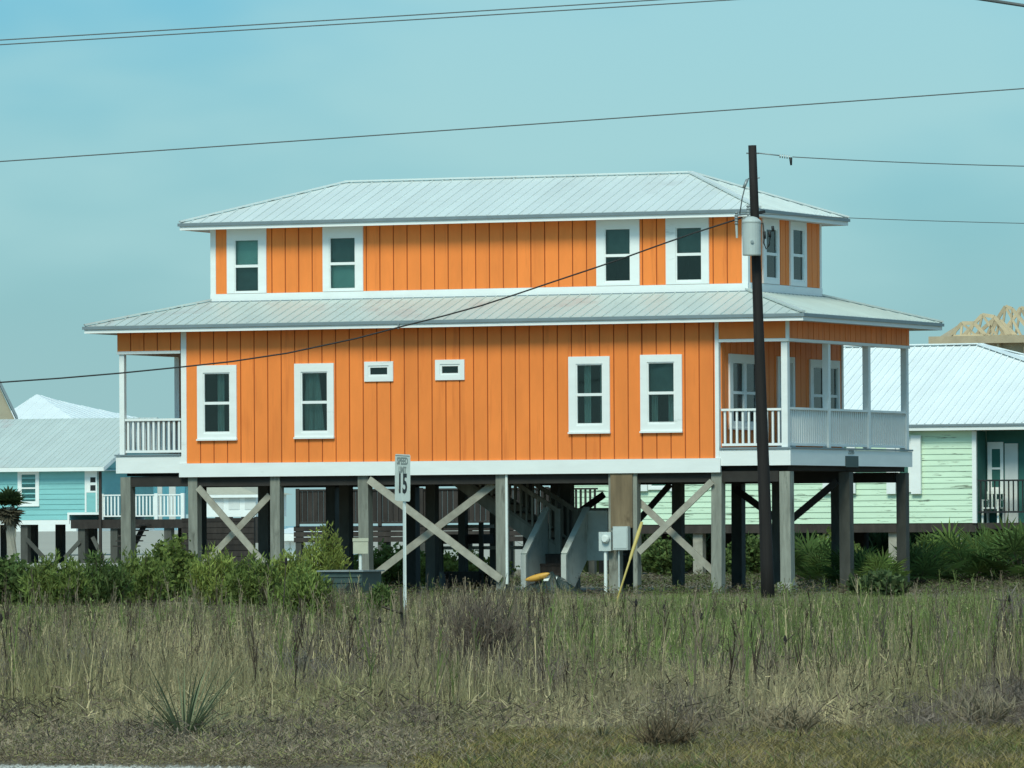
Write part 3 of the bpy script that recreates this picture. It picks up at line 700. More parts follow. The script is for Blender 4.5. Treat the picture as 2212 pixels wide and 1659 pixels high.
# kayaks at the stair foot
def hull(name, Lh, Wd, Hh, m, parent=None):
    b = MB(); n = 14; k = 10
    for i in range(n+1):
        t = i/n; s_ = math.sin(math.pi*t)**.55 if 0 < t < 1 else .02
        for j in range(k):
            th = 2*math.pi*j/k; b.v.append(((t-.5)*Lh, math.cos(th)*Wd/2*s_, Hh/2+math.sin(th)*Hh/2*s_+.12*(2*t-1)**2*Hh))
    for i in range(n):
        for j in range(k): a_ = i*k+j; c_ = i*k+(j+1) % k; b.f.append((a_, c_, c_+k, a_+k))
    b.f.append(tuple(range(k))[::-1]); b.f.append(tuple(n*k+j for j in range(k)))
    return b.build(name, m, parent, smooth=True)
k1 = thing('tarp_bundle', 'dark green tarpaulin bundle heaped on the ground before the white stair', 'tarpaulin', hw(fx(1192, 1265, -.2), -.2, .0), R(-18))
b = MB(); nr, na = 8, 26; rr_ = np.random.default_rng(4)
ph = rr_.uniform(0, 6, 5)
for i in range(nr+1):
    t = i/nr
    for k in range(na):
        th = 2*math.pi*k/na; w_ = 1+.14*math.sin(3*th+ph[0])+.09*math.sin(7*th+ph[1]+2*t)+.05*math.sin(13*th+ph[2]-3*t)
        b.v.append((math.cos(th)*.62*w_*t, math.sin(th)*.34*w_*t, .34*(1-t**1.7)*(1+.22*math.sin(5*th+ph[3]+4*t)+.12*math.sin(2*th+ph[4]))+.02))
for i in range(nr):
    for k in range(na): a_ = i*na+k; c_ = i*na+(k+1) % na; b.f.append((a_, a_+na, c_+na, c_))
b.build('cover', M['tarp'], k1)
for q_ in ((-.12, .14, -.2, -.04),): piece('white_label', M['pvc'], k1, q_[0], q_[1], q_[2], q_[3], .30, .315).rotation_euler = (R(28), 0, R(8))
k2 = thing('paddle_float', 'yellow orange plastic float resting on the dark kayak by the stair', 'float', hw(fx(1163, 1250, -.35), -.35, .27), R(-23))
o = hull('float_body', .56, .15, .14, M['kayak'], k2); o.rotation_euler = (0, R(-14), 0)
# cart left of cream box
p = ongnd(735, 1296); ct = thing('utility_trailer', 'low dark grey trailer box half hidden by weeds left of the cream box', 'trailer', (p.x, p.y+1.2, 0), -YAW)
body = MB().box(-.45, .42, 0, .9, .12, .52).build('trailer_body', M['plaque'], ct)
for z in (.2, .31, .42): piece('side_rib', M['plaque'], body, -.44, .41, -.02, -.001, z, z+.03)
MB().box(-.5, .47, -.05, .95, .521, .55).build('top_rim', M['steel'], ct)
for x in (-.3, .3): MB().tube([(x, -.06, .16), (x, -.14, .16)], .16, 12).build('wheel', M['rubber'], ct)
# things stored under the house
tb = thing('grey_board', 'grey flat board leaning under the house behind the long brace', 'board', hw(fx(947, 1240, 4.5), 4.5, 0), -YAW)
a = HF.onv(928, 1252, 4.5); b_ = HF.onv(966, 1220, 4.5)
o = MB().box(-(b_[0]-a[0])/2, (b_[0]-a[0])/2, 0, .03, 0, .38).build('board_panel', mat('grey_board_paint', (.13, .135, .14), .7), tb); o.rotation_euler = (R(-12), 0, 0); o.location = (0, 0, .05)
bn = thing('picnic_bench', 'low dark timber bench standing under the house beside the grey board', 'bench', hw(fx(1010, 1245, 4.3), 4.3, 0), -YAW)
MB().box(-.45, .45, -.2, .2, .38, .43).build('seat', M['darkwood'], bn)
for x in (-.38, .38):
    for y in (-.15, .15): piece('leg', M['darkwood'], bn, x-.04, x+.04, y-.04, y+.04, 0, .379)
piece('apron', M['darkwood'], bn, -.4, .4, -.19, -.16, .2, .379)
rk = thing('rock', 'small pale rock on the ground by the fifth front stilt', 'rock', hw(fx(1060, 1262, .3), .3, 0))
o = MB().lathe((0, 0, 0), [(.06, 0), (.08, .04), (.05, .09)], 7).build('stone', M['stone'], rk)
# tall grey storage frame beside stairs
fr = thing('work_table', 'weathered timber work table with lower shelf under the house behind the long brace', 'table', hw(fx(1020, 1200, 5.6), 5.6, 0), -YAW)
a = HF.onv(985, 1127, 5.6)[0]-HF.onv(1020, 1200, 5.6)[0]; c2 = HF.onv(1056, 1127, 5.6)[0]-HF.onv(1020, 1200, 5.6)[0]
piece('table_top', M['brace'], fr, a-.3, c2, -.3, .3, 1.33, 1.40); piece('shelf', M['brace'], fr, a-.3, c2+1.1, -.3, .3, .88, .95)
piece('apron', M['joist'], fr, a-.28, c2-.02, -.28, .28, 1.0, 1.2)
for x in (a-.25, c2-.08): piece('leg', M['greywood'], fr, x, x+.09, -.36, -.301, 0, 1.45)

# ================================================================== raised dark deck beyond
DF = Frame(1060, 172.)
dkk = DF.thing('raised_deck', 'dark brown raised timber deck with slatted rail seen through the stilts', 'deck')
ul = DF.onv(636, 1135)[0]; ur_ = DF.onv(1190, 1135)[0]; zf = DF.onv(800, 1136)[1]
flo = MB().box(ul, ur_, .04, 3.2, zf-.06, zf).build('deck_floor', M['darkwood'], dkk)
for i in range(3): piece('fascia_plank', M['darkwood'], flo, ul-.02, ur_, 0, .035, zf-.13-i*.14, zf-.005-i*.14)
zr = DF.onv(700, 1057)[1]
rail_run(dkk, 'f', .05, ul+.05, ur_, zf+.06, zr, M['darkwood'], step=.15, bw=.13)
rail_run(dkk, 'f', 3.1, ul+.05, ur_, zf+.06, zr, M['darkwood'], step=.13, bw=.05)
n = 7
for i in range(n):
    u = ul+.1+(ur_-ul-.2)*i/(n-1); 
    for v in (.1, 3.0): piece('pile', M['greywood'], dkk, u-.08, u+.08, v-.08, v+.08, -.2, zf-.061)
    piece('rail_post', M['darkwood'], dkk, u-.05, u+.05, -.03, .0, zf, zr+.02)

# ================================================================== mint house to the right rear
GF = Frame(2108, 183.)
G = GF.thing('cottage', 'mint green clapboard cottage with white ribbed hip roof at the right', 'house')
gx = lambda x, y=1050, v=0.0: GF.onv(x, y, v)[0]
gz = lambda x, y, v=0.0: GF.onv(x, y, v)[1]
gl = gx(1238); zb = gz(2050, 1130); ze = gz(2050, 930)
GDEP = 9.0; gr = 5.6
bk = MB().box(gl, -.08, .03, 3.0, zb, ze).build('front_wall', M['green'], G)
SH = [(1780,1797,900,1066), (1838,1850,900,1066), (1918,1937,900,1067), (1971,1992,940,1067), (1378,1401,900,1061), (1450, 1468, 900, 1061)]
WN = [(1797,1838,905,1062), (1937,1971,905,1063), (1401, 1450, 905, 1058)]
nb_ = int((ze-zb)/.155)
for i in range(nb_):
    z0 = zb+.005+i*.155; z1 = min(z0+.165, ze)
    b = MB(); x0, x1 = gl, -.10
    b.v = [(x0, -.004, z0), (x1, -.004, z0), (x1, .028, z0), (x0, .028, z0), (x0, .018, z1), (x1, .018, z1), (x1, .028, z1), (x0, .028, z1)]
    b.f = [(0,3,2,1),(4,5,6,7),(0,1,5,4),(1,2,6,5),(2,3,7,6),(3,0,4,7)]
    b.build('clapboard', M['green'], bk)
piece('corner_trim', M['white'], G, -.10, .02, -.03, .05, zb, ze-.02); piece('side_wall', M['dkteal'], G, -.079, .02, .051, .79, zb, ze-.02)
for x0, x1, y0, y1 in SH:
    o = piece('shutter', M['white'], G, gx(x0), gx(x1), -.12, -.03, gz(x0, y1), min(gz(x0, y0), ze-.12))
for x0, x1, y0, y1 in WN:
    s0, s1 = gx(x0)+.01, gx(x1)-.01; z0, z1 = gz(x0, y1), ze-.15
    window(G, 'f', -.03, s0, s1, z0, z1, g=(s0+.07, s1-.07, z0+.07, z1-.07), upper='mid', sill=False)
MB().box(gl+.02, 0, .02, 2.9, zb-.24, zb-.002).build('sill_beam', M['darkwood'], G)
for i in range(9):
    u = gx(1925)+(i-6)*1.9
    for v in (.15, 2.6, GDEP-1): 
        if u < 4: piece('pile', M['brace'] if v < 1 else M['joist'], G, u-.14, u+.14, v, v+.26, -.2, zb-.241)
# recessed porch at right
RW = 6.0
MB().box(.03, RW, .8, .9, zb, ze).build('porch_wall', M['dkteal'], G)
MB().box(.03, RW, .02, .8, zb-.16, zb-.0).build('porch_floor', M['darkwood'], G)
MB().box(-.10, RW, -.02, 3.0, ze+.001, ze+.02).build('porch_ceiling', M['soffit'], G)
rail_run(G, 'f', .08, .04, RW, gz(2150, 1108), gz(2150, 1036), M['rubber'], step=.13, bw=.03)
s0, s1 = GF.onv(2134, 1000, .8)[0], GF.onv(2168, 1000, .8)[0]
window(G, 'f', .8, s0, s1, gz(2140, 1062, .8), gz(2140, 955, .8), g=(s0+.09, s1-.07, gz(2140, 1056, .8), gz(2140, 968, .8)), upper='dark', sill=False, curt=((.2, .35, 0), (.6, .75, 0)))
s0, s1 = GF.onv(2172, 1000, .8)[0], GF.onv(2200, 1000, .8)[0]
MB().box(s0, s1, .74, .795, zb, gz(2170, 958, .8)).build('door', M['soffit'], G)
piece('porch_post', M['dkteal'], G, RW-.2, RW-.08, .1, .22, zb, ze)
# roof
ov = .35; pk = .5; rdz = gz(2080, 742, gr*.9)
e0_, e1_ = gl-.4, 6.4; f0, f1 = -ov, 10.0; rmid = (f0+f1)/2; ZE = ze+.17; ZR = GF.onv(2105, 745, rmid)[1]
ru = GF.onv(2116, 742, rmid)[0]
gro = MB().box(e0_+.03, e1_-.03, f0+.03, f1-.03, ze+.021, ze+.05).build('roof', M['soffit'], G)
A, B, C_, D_ = (e0_, f0, ZE), (e1_, f0, ZE), (e1_, f1, ZE), (e0_, f1, ZE); RA, RB = (e0_+4.5, rmid, ZR), (ru, rmid, ZR)
roof_face(gro, [A, B, RB, RA], (1, 0, 0), .23, M['roof2'], rib=.03, ribw=.035)
roof_face(gro, [B, C_, RB], (0, 1, 0), .3, M['roof2'])
roof_face(gro, [C_, D_, RA, RB], (-1, 0, 0), .6, M['roof2'], single=False)
roof_face(gro, [D_, A, RA], (0, -1, 0), .6, M['roof2'], single=False)
fascia(gro, e0_, e1_, f0, f1, ze+.0, ZE-.03)
caps(gro, [(A, RA), (B, RB), (C_, RB), (RA, RB)], M['roof2'], r=.12)
MB().box(gl, RW, GDEP-.1, GDEP, zb, ze).box(gl, gl+.1, 3.01, GDEP-.11, zb, ze).build('back_walls', M['green'], G)
# deck chair on its porch
ch = thing('deck_chair', 'white plastic chair behind the black porch rail of the mint cottage', 'chair', GF.O+GF.U*(GF.onv(2145, 1080, .45)[0])+GF.V*.45+Vector((0, 0, zb)), -YAW)
MB().box(-.25, .25, -.25, .25, .38, .42).build('seat', M['pvc'], ch)
bkc = MB().box(-.25, .25, .24, .28, .78, .85).build('backrest', M['pvc'], ch)
for i in range(5): piece('back_slat', M['pvc'], bkc, -.24+i*.11, -.20+i*.11, .245, .275, .421, .779)
for x in (-.22, .22):
    for y in (-.22, .22): piece('leg', M['pvc'], ch, x-.025, x+.025, y-.025, y+.025, 0, .379)
    piece('armrest', M['pvc'], ch, x-.03, x+.03, -.25, .238, .60, .63); piece('arm_support', M['pvc'], ch, x-.02, x+.02, -.24, -.2, .421, .599)

# ================================================================== truss house far right
TF = Frame(2240, 225.)
T = TF.thing('unfinished_house', 'house under construction with bare timber roof trusses behind the mint cottage', 'house')
tx = lambda x, y, v=0.0: TF.onv(x, y, v)
zl = tx(2060, 733)[1]; xl = tx(2010, 733)[0]
pl_ = MB().box(xl, 12, -.2, 9, zl-.15, zl+.10).build('wall_plate', M['lumber2'], T)
MB().box(xl+.8, 12, .2, 8.8, .6, zl-.151).build('wall_sheathing', M['lumber2'], T)
for i in range(8):
    u = xl+1.4+i*.95; piece('stud', M['lumber'], T, u, u+.08, -.06, .19, zl-1.2, zl-.151)
def tp(x, y, v): a = TF.onv(x, y, v); return Vector((a[0], v, a[1]))
# sloping trusses: each a left rafter, flat or peaked top, web members
tr = [(2117, 2145, 2192, 3.0, False), (2042, 2078, 2113, 3.0, False)]
sets = [((2048, 732), (2078, 698), (2104, 698), (2140, 735)), ((2075, 732), (2122, 680), (2148, 684), (2195, 740)), ((2095, 736), (2146, 690), (2160, 692), (2212, 742)), ((2125, 736), (2172, 662), (2186, 667), (2250, 745)), ((2155, 736), (2205, 665), (2222, 668), (2280, 745))]
for i, (a, b, c, d) in enumerate(sets):
    v = .6+i*.9; A_, B_, C2, D2 = [tp(*q, v) for q in (a, b, c, d)]
    t = MB().bar(A_, B_, .05, .12).build('truss', M['lumber'], T)
    MB().bar(B_, C2, .05, .12).build('top_chord', M['lumber'], t); MB().bar(C2, D2, .05, .12).build('rafter', M['lumber'], t)
    A2 = Vector((A_.x, v, zl+.12)); E2 = Vector((D2.x, v, zl+.12)); MB().bar(A2, E2, .05, .10).build('bottom_chord', M['lumber'], t)
    nW = 5
    for k in range(nW):
        q = A2.lerp(E2, (k+.7)/(nW+.6)); top_ = B_.lerp(C2, 0 if k % 2 else 1) if 0 < k < nW-1 else (A_.lerp(B_, .6) if k == 0 else D2.lerp(C2, .6))
        MB().bar(q, top_, .045, .08).build('web_member', M['lumber'], t)
sh_ = MB(); a = tp(2022, 731, -.1); b = tp(2080, 697, 3.0); c = tp(2046, 733, -.2); 
sh_.prism([tp(2024, 731, 0), tp(2050, 731.5, 0), tp(2078, 699, 2.2), tp(2074, 699, 2.4)], (0, .03, 0)).build('sheathing_panel', M['lumber2'], T)

# ================================================================== turquoise house to the left
BF = Frame(217, 262.)
Bh = BF.thing('bungalow', 'turquoise stilt bungalow with grey metal gable roof at the left edge', 'house')
bx = lambda x, y=1060, v=0.0: BF.onv(x, y, v)[0]
bz = lambda x, y, v=0.0: BF.onv(x, y, v)[1]
l0 = -9.0; zt1 = bz(100, 1012); z_low = bz(60, 1130); z_mid = bz(180, 1112)
stp = bx(150)
wl = MB().box(l0, stp, .03, 8.5, z_low+.1, zt1).box(stp+.001, 0, .03, 8.5, z_mid+.05, zt1).build('front_wall', M['teal'], Bh)
k = 0; z = z_low+.12
while z < zt1-.05:
    x1 = stp if z < z_mid else -.05
    MB().prism([(l0, -.0, z), (l0, .029, z), (l0, .029, min(z+.2, zt1)), (l0, .022, min(z+.2, zt1))], (x1-l0, 0, 0)).build('clapboard', M['teal'], wl); z += .2
MB().box(l0, stp, -.03, .02, z_low-.05, z_low+.11).build('skirt', M['white'], Bh)
MB().box(stp-.08, stp, -.03, .02, z_low+.111, z_mid).build('skirt', M['white'], Bh); MB().box(stp-.08, .0, -.031, .02, z_mid+.001, z_mid+.09).build('skirt', M['white'], Bh)
MB().box(-.08, .03, -.032, .05, z_mid+.09, zt1).build('corner_trim', M['white'], Bh)
r = [bx(39), bx(85), bz(60, 1092), bz(60, 1017)]
window(Bh, 'f', -.005, *r, g=(r[0]+.14, r[1]-.14, r[2]+.12, r[3]-.12), upper='light', lower='light')
r = [bx(184), bx(211), z_mid+.091, bz(190, 1016)]
db_ = MB().box(r[0], r[0]+.07, -.04, .0, r[2], r[3]).box(r[1]-.07, r[1]-.0, -.04, 0, r[2], r[3]).box(r[0]+.07, r[1]-.07, -.04, 0, r[3]-.2, r[3]).build('narrow_door', M['white'], Bh)
piece('door_leaf', M['teal'], db_, r[0]+.07, r[1]-.07, -.02, 0, r[2], bz(190, 1064)); 
b = MB().box(r[0]+.07, r[1]-.07, -.03, -.001, bz(190, 1064), r[3]-.2).build('door_window_frame', M['white'], db_)
for y0, y1 in ((1031, 1042), (1048, 1060)): piece('pane', M['room'], db_, bx(196), bx(209), -.036, -.031, bz(200, y1), bz(200, y0))
# side wall / gable
MB().box(.0, .04, .05, 8.6, z_mid, zt1).build('side_wall', M['teal'], Bh)
ZEb = bz(100, 1009, -.4); rv_ = 4.3; ZRb = bz(150, 904, rv_); br = MB().box(l0, .25, -.38, 9.0, ZEb-.16, ZEb-.13).build('roof', M['soffit'], Bh)
roof_face(br, [(l0, -.4, ZEb), (.35, -.4, ZEb), (.35, rv_, ZRb), (l0, rv_, ZRb)], (1, 0, 0), .26, M['rooflow'])
roof_face(br, [(.35, 9.0, ZEb), (l0, 9.0, ZEb), (l0, rv_, ZRb), (.35, rv_, ZRb)], (-1, 0, 0), .6, M['rooflow'], single=False)
MB().prism([(.05, 0, zt1), (.05, 8.6, zt1), (.05, rv_, ZRb-.15)], (.03, 0, 0)).build('gable', M['teal'], Bh)
piece('fascia', M['white'], br, l0, .35, -.43, -.4, ZEb-.17, ZEb-.02)
MB().bar((.34, -.42, ZEb-.1), (.34, rv_, ZRb-.1), .04, .16).build('verge_board', M['white'], br)
# porch deck to the right with rail
pr0, pr1 = .06, bx(396); zd = bz(300, 1122)
pd_ = MB().box(stp+.05, pr1, .0, 4.0, zd-.34, zd).build('porch_deck', M['darkwood'], Bh)
rail_run(Bh, 'f', .05, pr0, pr1, bz(300, 1116), bz(300, 1068), M['white'], step=.15, bw=.06)
for x in (219, 337, 394): piece('rail_post', M['white'], Bh, bx(x)-.07, bx(x)+.07, -.02, .09, zd, bz(300, 1066))
piece('porch_post', M['darkwood'], Bh, bx(216), bx(221), -.12, -.04, -.2, zt1-.0)
# blue wing beyond the porch
MB().box(pr0+.3, BF.onv(399,1050,3.9)[0], 3.9, 4.0, zd, bz(300, 1000)).build('wing_wall', M['blue'], Bh)
for x0, x1 in ((283, 313), (341, 351), (366, 380)):
    piece('wing_panel', M['soffit'], Bh, BF.onv(x0, 1050, 3.9)[0], BF.onv(x1, 1050, 3.9)[0], 3.86, 3.899, zd, bz(300, 1000))
# piles and braces
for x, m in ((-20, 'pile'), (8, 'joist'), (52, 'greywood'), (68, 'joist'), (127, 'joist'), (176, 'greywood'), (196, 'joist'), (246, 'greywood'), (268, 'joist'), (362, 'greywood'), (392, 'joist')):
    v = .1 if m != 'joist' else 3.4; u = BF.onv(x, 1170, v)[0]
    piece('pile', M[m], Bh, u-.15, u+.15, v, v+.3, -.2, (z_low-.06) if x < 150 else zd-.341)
def bbrace(x0, y0, x1, y1, v=.05):
    a = BF.onv(x0, y0, v); b = BF.onv(x1, y1, v); MB().bar((a[0], v, a[1]), (b[0], v, b[1]), .05, .16).build('cross_brace', M['greywood'], Bh)
bbrace(58, 1165, 95, 1205); bbrace(172, 1170, 140, 1205); bbrace(200, 1160, 222, 1205)
for i in range(5):
    a = BF.onv(300-i*6, 1146+i*11, -.5)[0]; piece('step', M['darkwood'], Bh, a-.3, a+.35, -1.2, -.1, zd-.25-i*.2, zd-.2-i*.2)
MB().bar((BF.onv(303, 1140, -.5)[0], -.1, zd-.2), (BF.onv(262, 1205, -.5)[0], -.1, .1), .06, .2).build('stringer', M['darkwood'], Bh)

# brown plank wall right of it
KF = Frame(548, 200.)
K = KF.thing('plank_wall', 'dark brown horizontal plank wall low behind the left stilts', 'wall')
kl = KF.onv(392, 1150)[0]; kt = KF.onv(480, 1119)[1]
bk_ = MB().box(kl, 0, .03, .1, -.1, kt).build('backing', M['joist'], K); z = 0
while z < kt-.05: piece('plank', M['darkwood'], bk_, kl, 0, 0, .029, z+.005, min(z+.16, kt)); z += .17

# far white house with tan roof
def far_house(x0, x1, ye, yb, yr, xr0, xr1, d, wallm, roofm, label, name='far_house', dep=6.0):
    F = Frame(x1, d); T_ = F.thing(name, label, 'house')
    l = F.onv(x0, ye)[0]; z1 = F.onv(x1, ye)[1]; z0 = F.onv(x1, yb)[1] if yb else 0
    MB().box(l, 0, 0, dep, z0, z1).build('wall', wallm, T_)
    zr_ = F.onv(xr0, yr, dep/2)[1]; ra, rb = F.onv(xr0, yr, dep/2)[0], F.onv(xr1, yr, dep/2)[0]
    o = .4; b = MB(); 
    b.v = [(l-o, -o, z1), (o, -o, z1), (o, dep+o, z1), (l-o, dep+o, z1), (ra, dep/2, zr_), (rb, dep/2, zr_)]
    b.f = [(0, 1, 5, 4), (1, 2, 5), (2, 3, 4, 5), (3, 0, 4), (3, 2, 1, 0)]
    rf = b.build('roof', roofm, T_); piece('fascia', M['white'], rf, l-o, o, -o-.03, -o, z1-.25, z1-.01); return F, T_, l, z0, z1
F, T_, l, z0, z1 = far_house(440, 552, 1068, 1116, 1036, 448, 480, 560, M['white'], M['tanroof'], 'distant white house with tan hip roof seen through the left stilts')
for i in range(3):
    u = l+.8+i*(-l)/3.2; piece('window', M['soffit'], T_, u, u+1.0, -.04, -.001, z0+.6, z1-.3)
for i in range(5): piece('pile', M['joist'], T_, l+i*(-l)/4-.15, l+i*(-l)/4+.15, 0, .3, -.2, z0)
F, T_, l, z0, z1 = far_house(616, 700, 1152, None, 1140, 625, 690, 232, M['white'], M['white'], 'small white shed low behind the stilts below the dark deck', 'shed', 4.0)
for i in range(5):
    u = l+.15+i*.35; piece('wall_batten', M['soffit'], T_, u, u+.04, -.02, -.001, 0, z1-.3)
# white hip roofs beyond bungalow
def hip(F, T_, x0, x1, ye, pk, dep, m, nm='roof'):
    l = F.onv(x0, ye)[0]; r = F.onv(x1, ye)[0]; z1 = F.onv((x0+x1)/2, ye)[1]; pz = F.onv(pk[0], pk[1], dep/2); 
    rf = MB().box(l+.05, r-.05, .05, dep-.05, z1-.02, z1+.005).build(nm, M['soffit'], T_)
    A, B, C, D = (l, 0, z1), (r, 0, z1), (r, dep, z1), (l, dep, z1); q = pz[0]
    a, b = (q-.05, dep/2, pz[1]), (q+.05, dep/2, pz[1])
    roof_face(rf, [A, B, b, a], (1, 0, 0), .6, m); roof_face(rf, [B, C, b], (0, 1, 0), .6, m)
    roof_face(rf, [D, A, a], (0, -1, 0), .6, m, single=False); roof_face(rf, [C, D, a, b], (-1, 0, 0), .6, m, single=False); return l, r, z1
WF = Frame(140, 330.)
T_ = WF.thing('far_house', 'distant house with bright white peaked roofs above the turquoise bungalow', 'house')
l, r, z1 = hip(WF, T_, -20, 172, 915, (80, 852), 7.0, M['roof2'])
MB().box(l+.4, r-.4, .4, 6.6, 1.2, z1-.02).build('wall', M['white'], T_)
W2 = Frame(190, 338.)
l2 = W2.onv(60, 915)[0]
T2 = W2.thing('far_house', 'second distant white roof, lower and right of the peaked white roof', 'house')
l, r, z1 = hip(W2, T2, 40, 222, 912, (128, 866), 7.0, M['roof2'])
MB().box(l+.4, r-.4, .4, 6.6, 1.2, z1-.02).build('wall', M['white'], T2)
# tan gable at the extreme left
XF = Frame(0, 290., R(-4))
T3 = XF.thing('tan_house', 'tan house with dark edged gable roof cut by the left frame edge', 'house')
a = XF.onv(38, 906); p = XF.onv(-45, 735)
hw_ = a[0]-p[0]; zf_ = a[1]
MB().prism([(a[0]-.1, 0, zf_-.05), (a[0]-.1, 0, 1.0), (p[0]-hw_+.1, 0, 1.0), (p[0]-hw_+.1, 0, zf_-.05), (p[0], 0, p[1]-.1)], (0, 6, 0)).build('wall', M['tan'], T3)
for s_ in (1, -1):
    MB().prism([(a[0] if s_ > 0 else 2*p[0]-a[0], -.3, zf_-.1), (a[0] if s_ > 0 else 2*p[0]-a[0], -.3, zf_+.15), (p[0], -.3, p[1]+.15), (p[0], -.3, p[1]-.1)], (0, 6.6, 0)).build('roof_slope', M['drip'], T3)

# ================================================================== vegetation
def np_mesh(name, V, Fc, Cv, m, label, cat='grass', stuff=True):
    me = bpy.data.meshes.new(name); nv, nf = len(V), len(Fc)
    me.vertices.add(nv); me.vertices.foreach_set('co', V.astype(np.float32).ravel())
    me.loops.add(nf*3); me.loops.foreach_set('vertex_index', Fc.astype(np.int32).ravel())
    me.polygons.add(nf); me.polygons.foreach_set('loop_start', np.arange(0, nf*3, 3, dtype=np.int32)); me.polygons.foreach_set('loop_total', np.full(nf, 3, dtype=np.int32))
    a = me.color_attributes.new('Col', 'FLOAT_COLOR', 'POINT'); c4 = np.ones((nv, 4), np.float32); c4[:, :3] = Cv; a.data.foreach_set('color', c4.ravel())
    me.materials.append(m); me.update(calc_edges=True)
    o = bpy.data.objects.new(name, me); COL.objects.link(o)
    if label: tag(o, label, cat)
    if stuff: o['kind'] = 'stuff'
    return o
def blade_proto(k, spread=.12, bend=.35, w=.012, seg=3, seed=0, hvar=.4):
    """tuft of k blades, height about 1"""
    r = np.random.default_rng(seed); V = []; F = []
    for i in range(k):
        a = r.uniform(0, 2*np.pi); p = r.normal(0, spread, 2); h = 1-hvar*r.random(); bd = bend*r.uniform(.2, 1); wa = r.uniform(0, 2*np.pi); ww = w*r.uniform(.6, 1.4)
        b0 = len(V)
        for j in range(seg):
            t = j/seg; off = bd*t**1.8; c = np.array([p[0]+math.cos(a)*off, p[1]+math.sin(a)*off, h*t*(1-.15*bd*t)])
            s = np.array([math.cos(wa), math.sin(wa), 0])*ww/2*(1-.55*t); V += [c-s, c+s]
        V.append(np.array([p[0]+math.cos(a)*bd, p[1]+math.sin(a)*bd, h*(1-.15*bd)]))
        for j in range(seg-1):
            q = b0+2*j; F += [(q, q+1, q+3), (q, q+3, q+2)]
        q = b0+2*(seg-1); F.append((q, q+1, q+2))
    return np.array(V), np.array(F)
def stalk_proto(seed, nb=7, w=.016, heads=True):
    r = np.random.default_rng(seed); V = []; F = []
    def strip(p, q, w0, w1):
        a = r.uniform(0, 2*np.pi); s = np.array([math.cos(a), math.sin(a), 0]); b = len(V)
        V.extend([p-s*w0/2, p+s*w0/2, q+s*w1/2, q-s*w1/2]); F.extend([(b, b+1, b+2), (b, b+2, b+3)])
    lean = r.normal(0, .12, 2); T = lambda t: np.array([lean[0]*t*t, lean[1]*t*t, t])
    for j in range(3): strip(T(j/3), T((j+1)/3), w*(1-.25*j), w*(.75-.2*j))
    for i in range(nb):
        t = r.uniform(.3, .97); a = r.uniform(0, 2*np.pi); l = r.uniform(.10, .26)*(1.25-t)*1.6; p = T(t); q = p+np.array([math.cos(a)*l*.35, math.sin(a)*l*.35, l*.95]); strip(p, q, w*.6, w*.35)
        if heads:
            for _ in range(1):
                c = q+r.normal(0, .01, 3); d1, d2 = r.normal(0, .014, 3), r.normal(0, .014, 3); b = len(V); V.extend([c, c+d1+np.array([0, 0, .02]), c+d2]); F.append((b, b+1, b+2))
    return np.array(V), np.array(F)
def scatter(protos, X, Y, Hh, Cc, wide=None, tipdark=0.0, zoff=0.0):
    """join copies of prototypes at X,Y; height Hh; colours Cc (n,3)"""
    Vs, Fs, Cs = [], [], []; off = 0; n = len(X); pid = rng.integers(0, len(protos), n)
    for i, (PV, PF) in enumerate(protos):
        m = np.where(pid == i)[0]
        if not len(m): continue
        a = rng.uniform(0, 2*np.pi, len(m)); ca, sa = np.cos(a)[:, None], np.sin(a)[:, None]; h = Hh[m][:, None]
        wv = h*.9 if wide is None else np.full_like(h, wide)*(h/Hh.mean())**.3
        x = PV[None, :, 0]*wv; y = PV[None, :, 1]*wv
        P = np.stack([X[m][:, None]+x*ca-y*sa, Y[m][:, None]+x*sa+y*ca, PV[None, :, 2]*h+zoff], -1)
        Vs.append(P.reshape(-1, 3)); k = len(PV)
        Fs.append((PF[None]+(np.arange(len(m))*k)[:, None, None]+off).reshape(-1, 3)); off += len(m)*k
        jit = rng.uniform(.82, 1.18, (len(m), k, 1)); Cs.append((Cc[m][:, None, :]*jit).reshape(-1, 3))
    return np.concatenate(Vs), np.concatenate(Fs), np.concatenate(Cs)
# smooth value noise for patches
_g = rng.random((64, 64))
def vnoise(x, y, s):
    x = x/s+11.3; y = y/s+5.7; xi = np.floor(x).astype(int); yi = np.floor(y).astype(int); fx_ = x-xi; fy_ = y-yi; fx_ = fx_*fx_*(3-2*fx_); fy_ = fy_*fy_*(3-2*fy_)
    g = lambda i, j: _g[i % 64, j % 64]
    return (g(xi, yi)*(1-fx_)+g(xi+1, yi)*fx_)*(1-fy_)+(g(xi, yi+1)*(1-fx_)+g(xi+1, yi+1)*fx_)*fy_
def field(n, d0, d1, pw=1.0, half=.096):
    d = np.sqrt(rng.uniform(d0**(2*pw), d1**(2*pw), n)) if pw == 1 else (rng.uniform(d0**pw, d1**pw, n))**(1/pw)
    x = rng.uniform(-1, 1, n)*(half*d+1.3); return x, d
pxof = lambda x, d: x/d*FPX+1106
TAUPE = np.array((.31, .245, .165)); OLIVE = np.array((.29, .265, .12)); STRAW = np.array((.48, .39, .22)); GREY = np.array((.19, .15, .12)); GRN = np.array((.20, .245, .08)); DARK = np.array((.07, .052, .036)); YEL = np.array((.33, .28, .105))
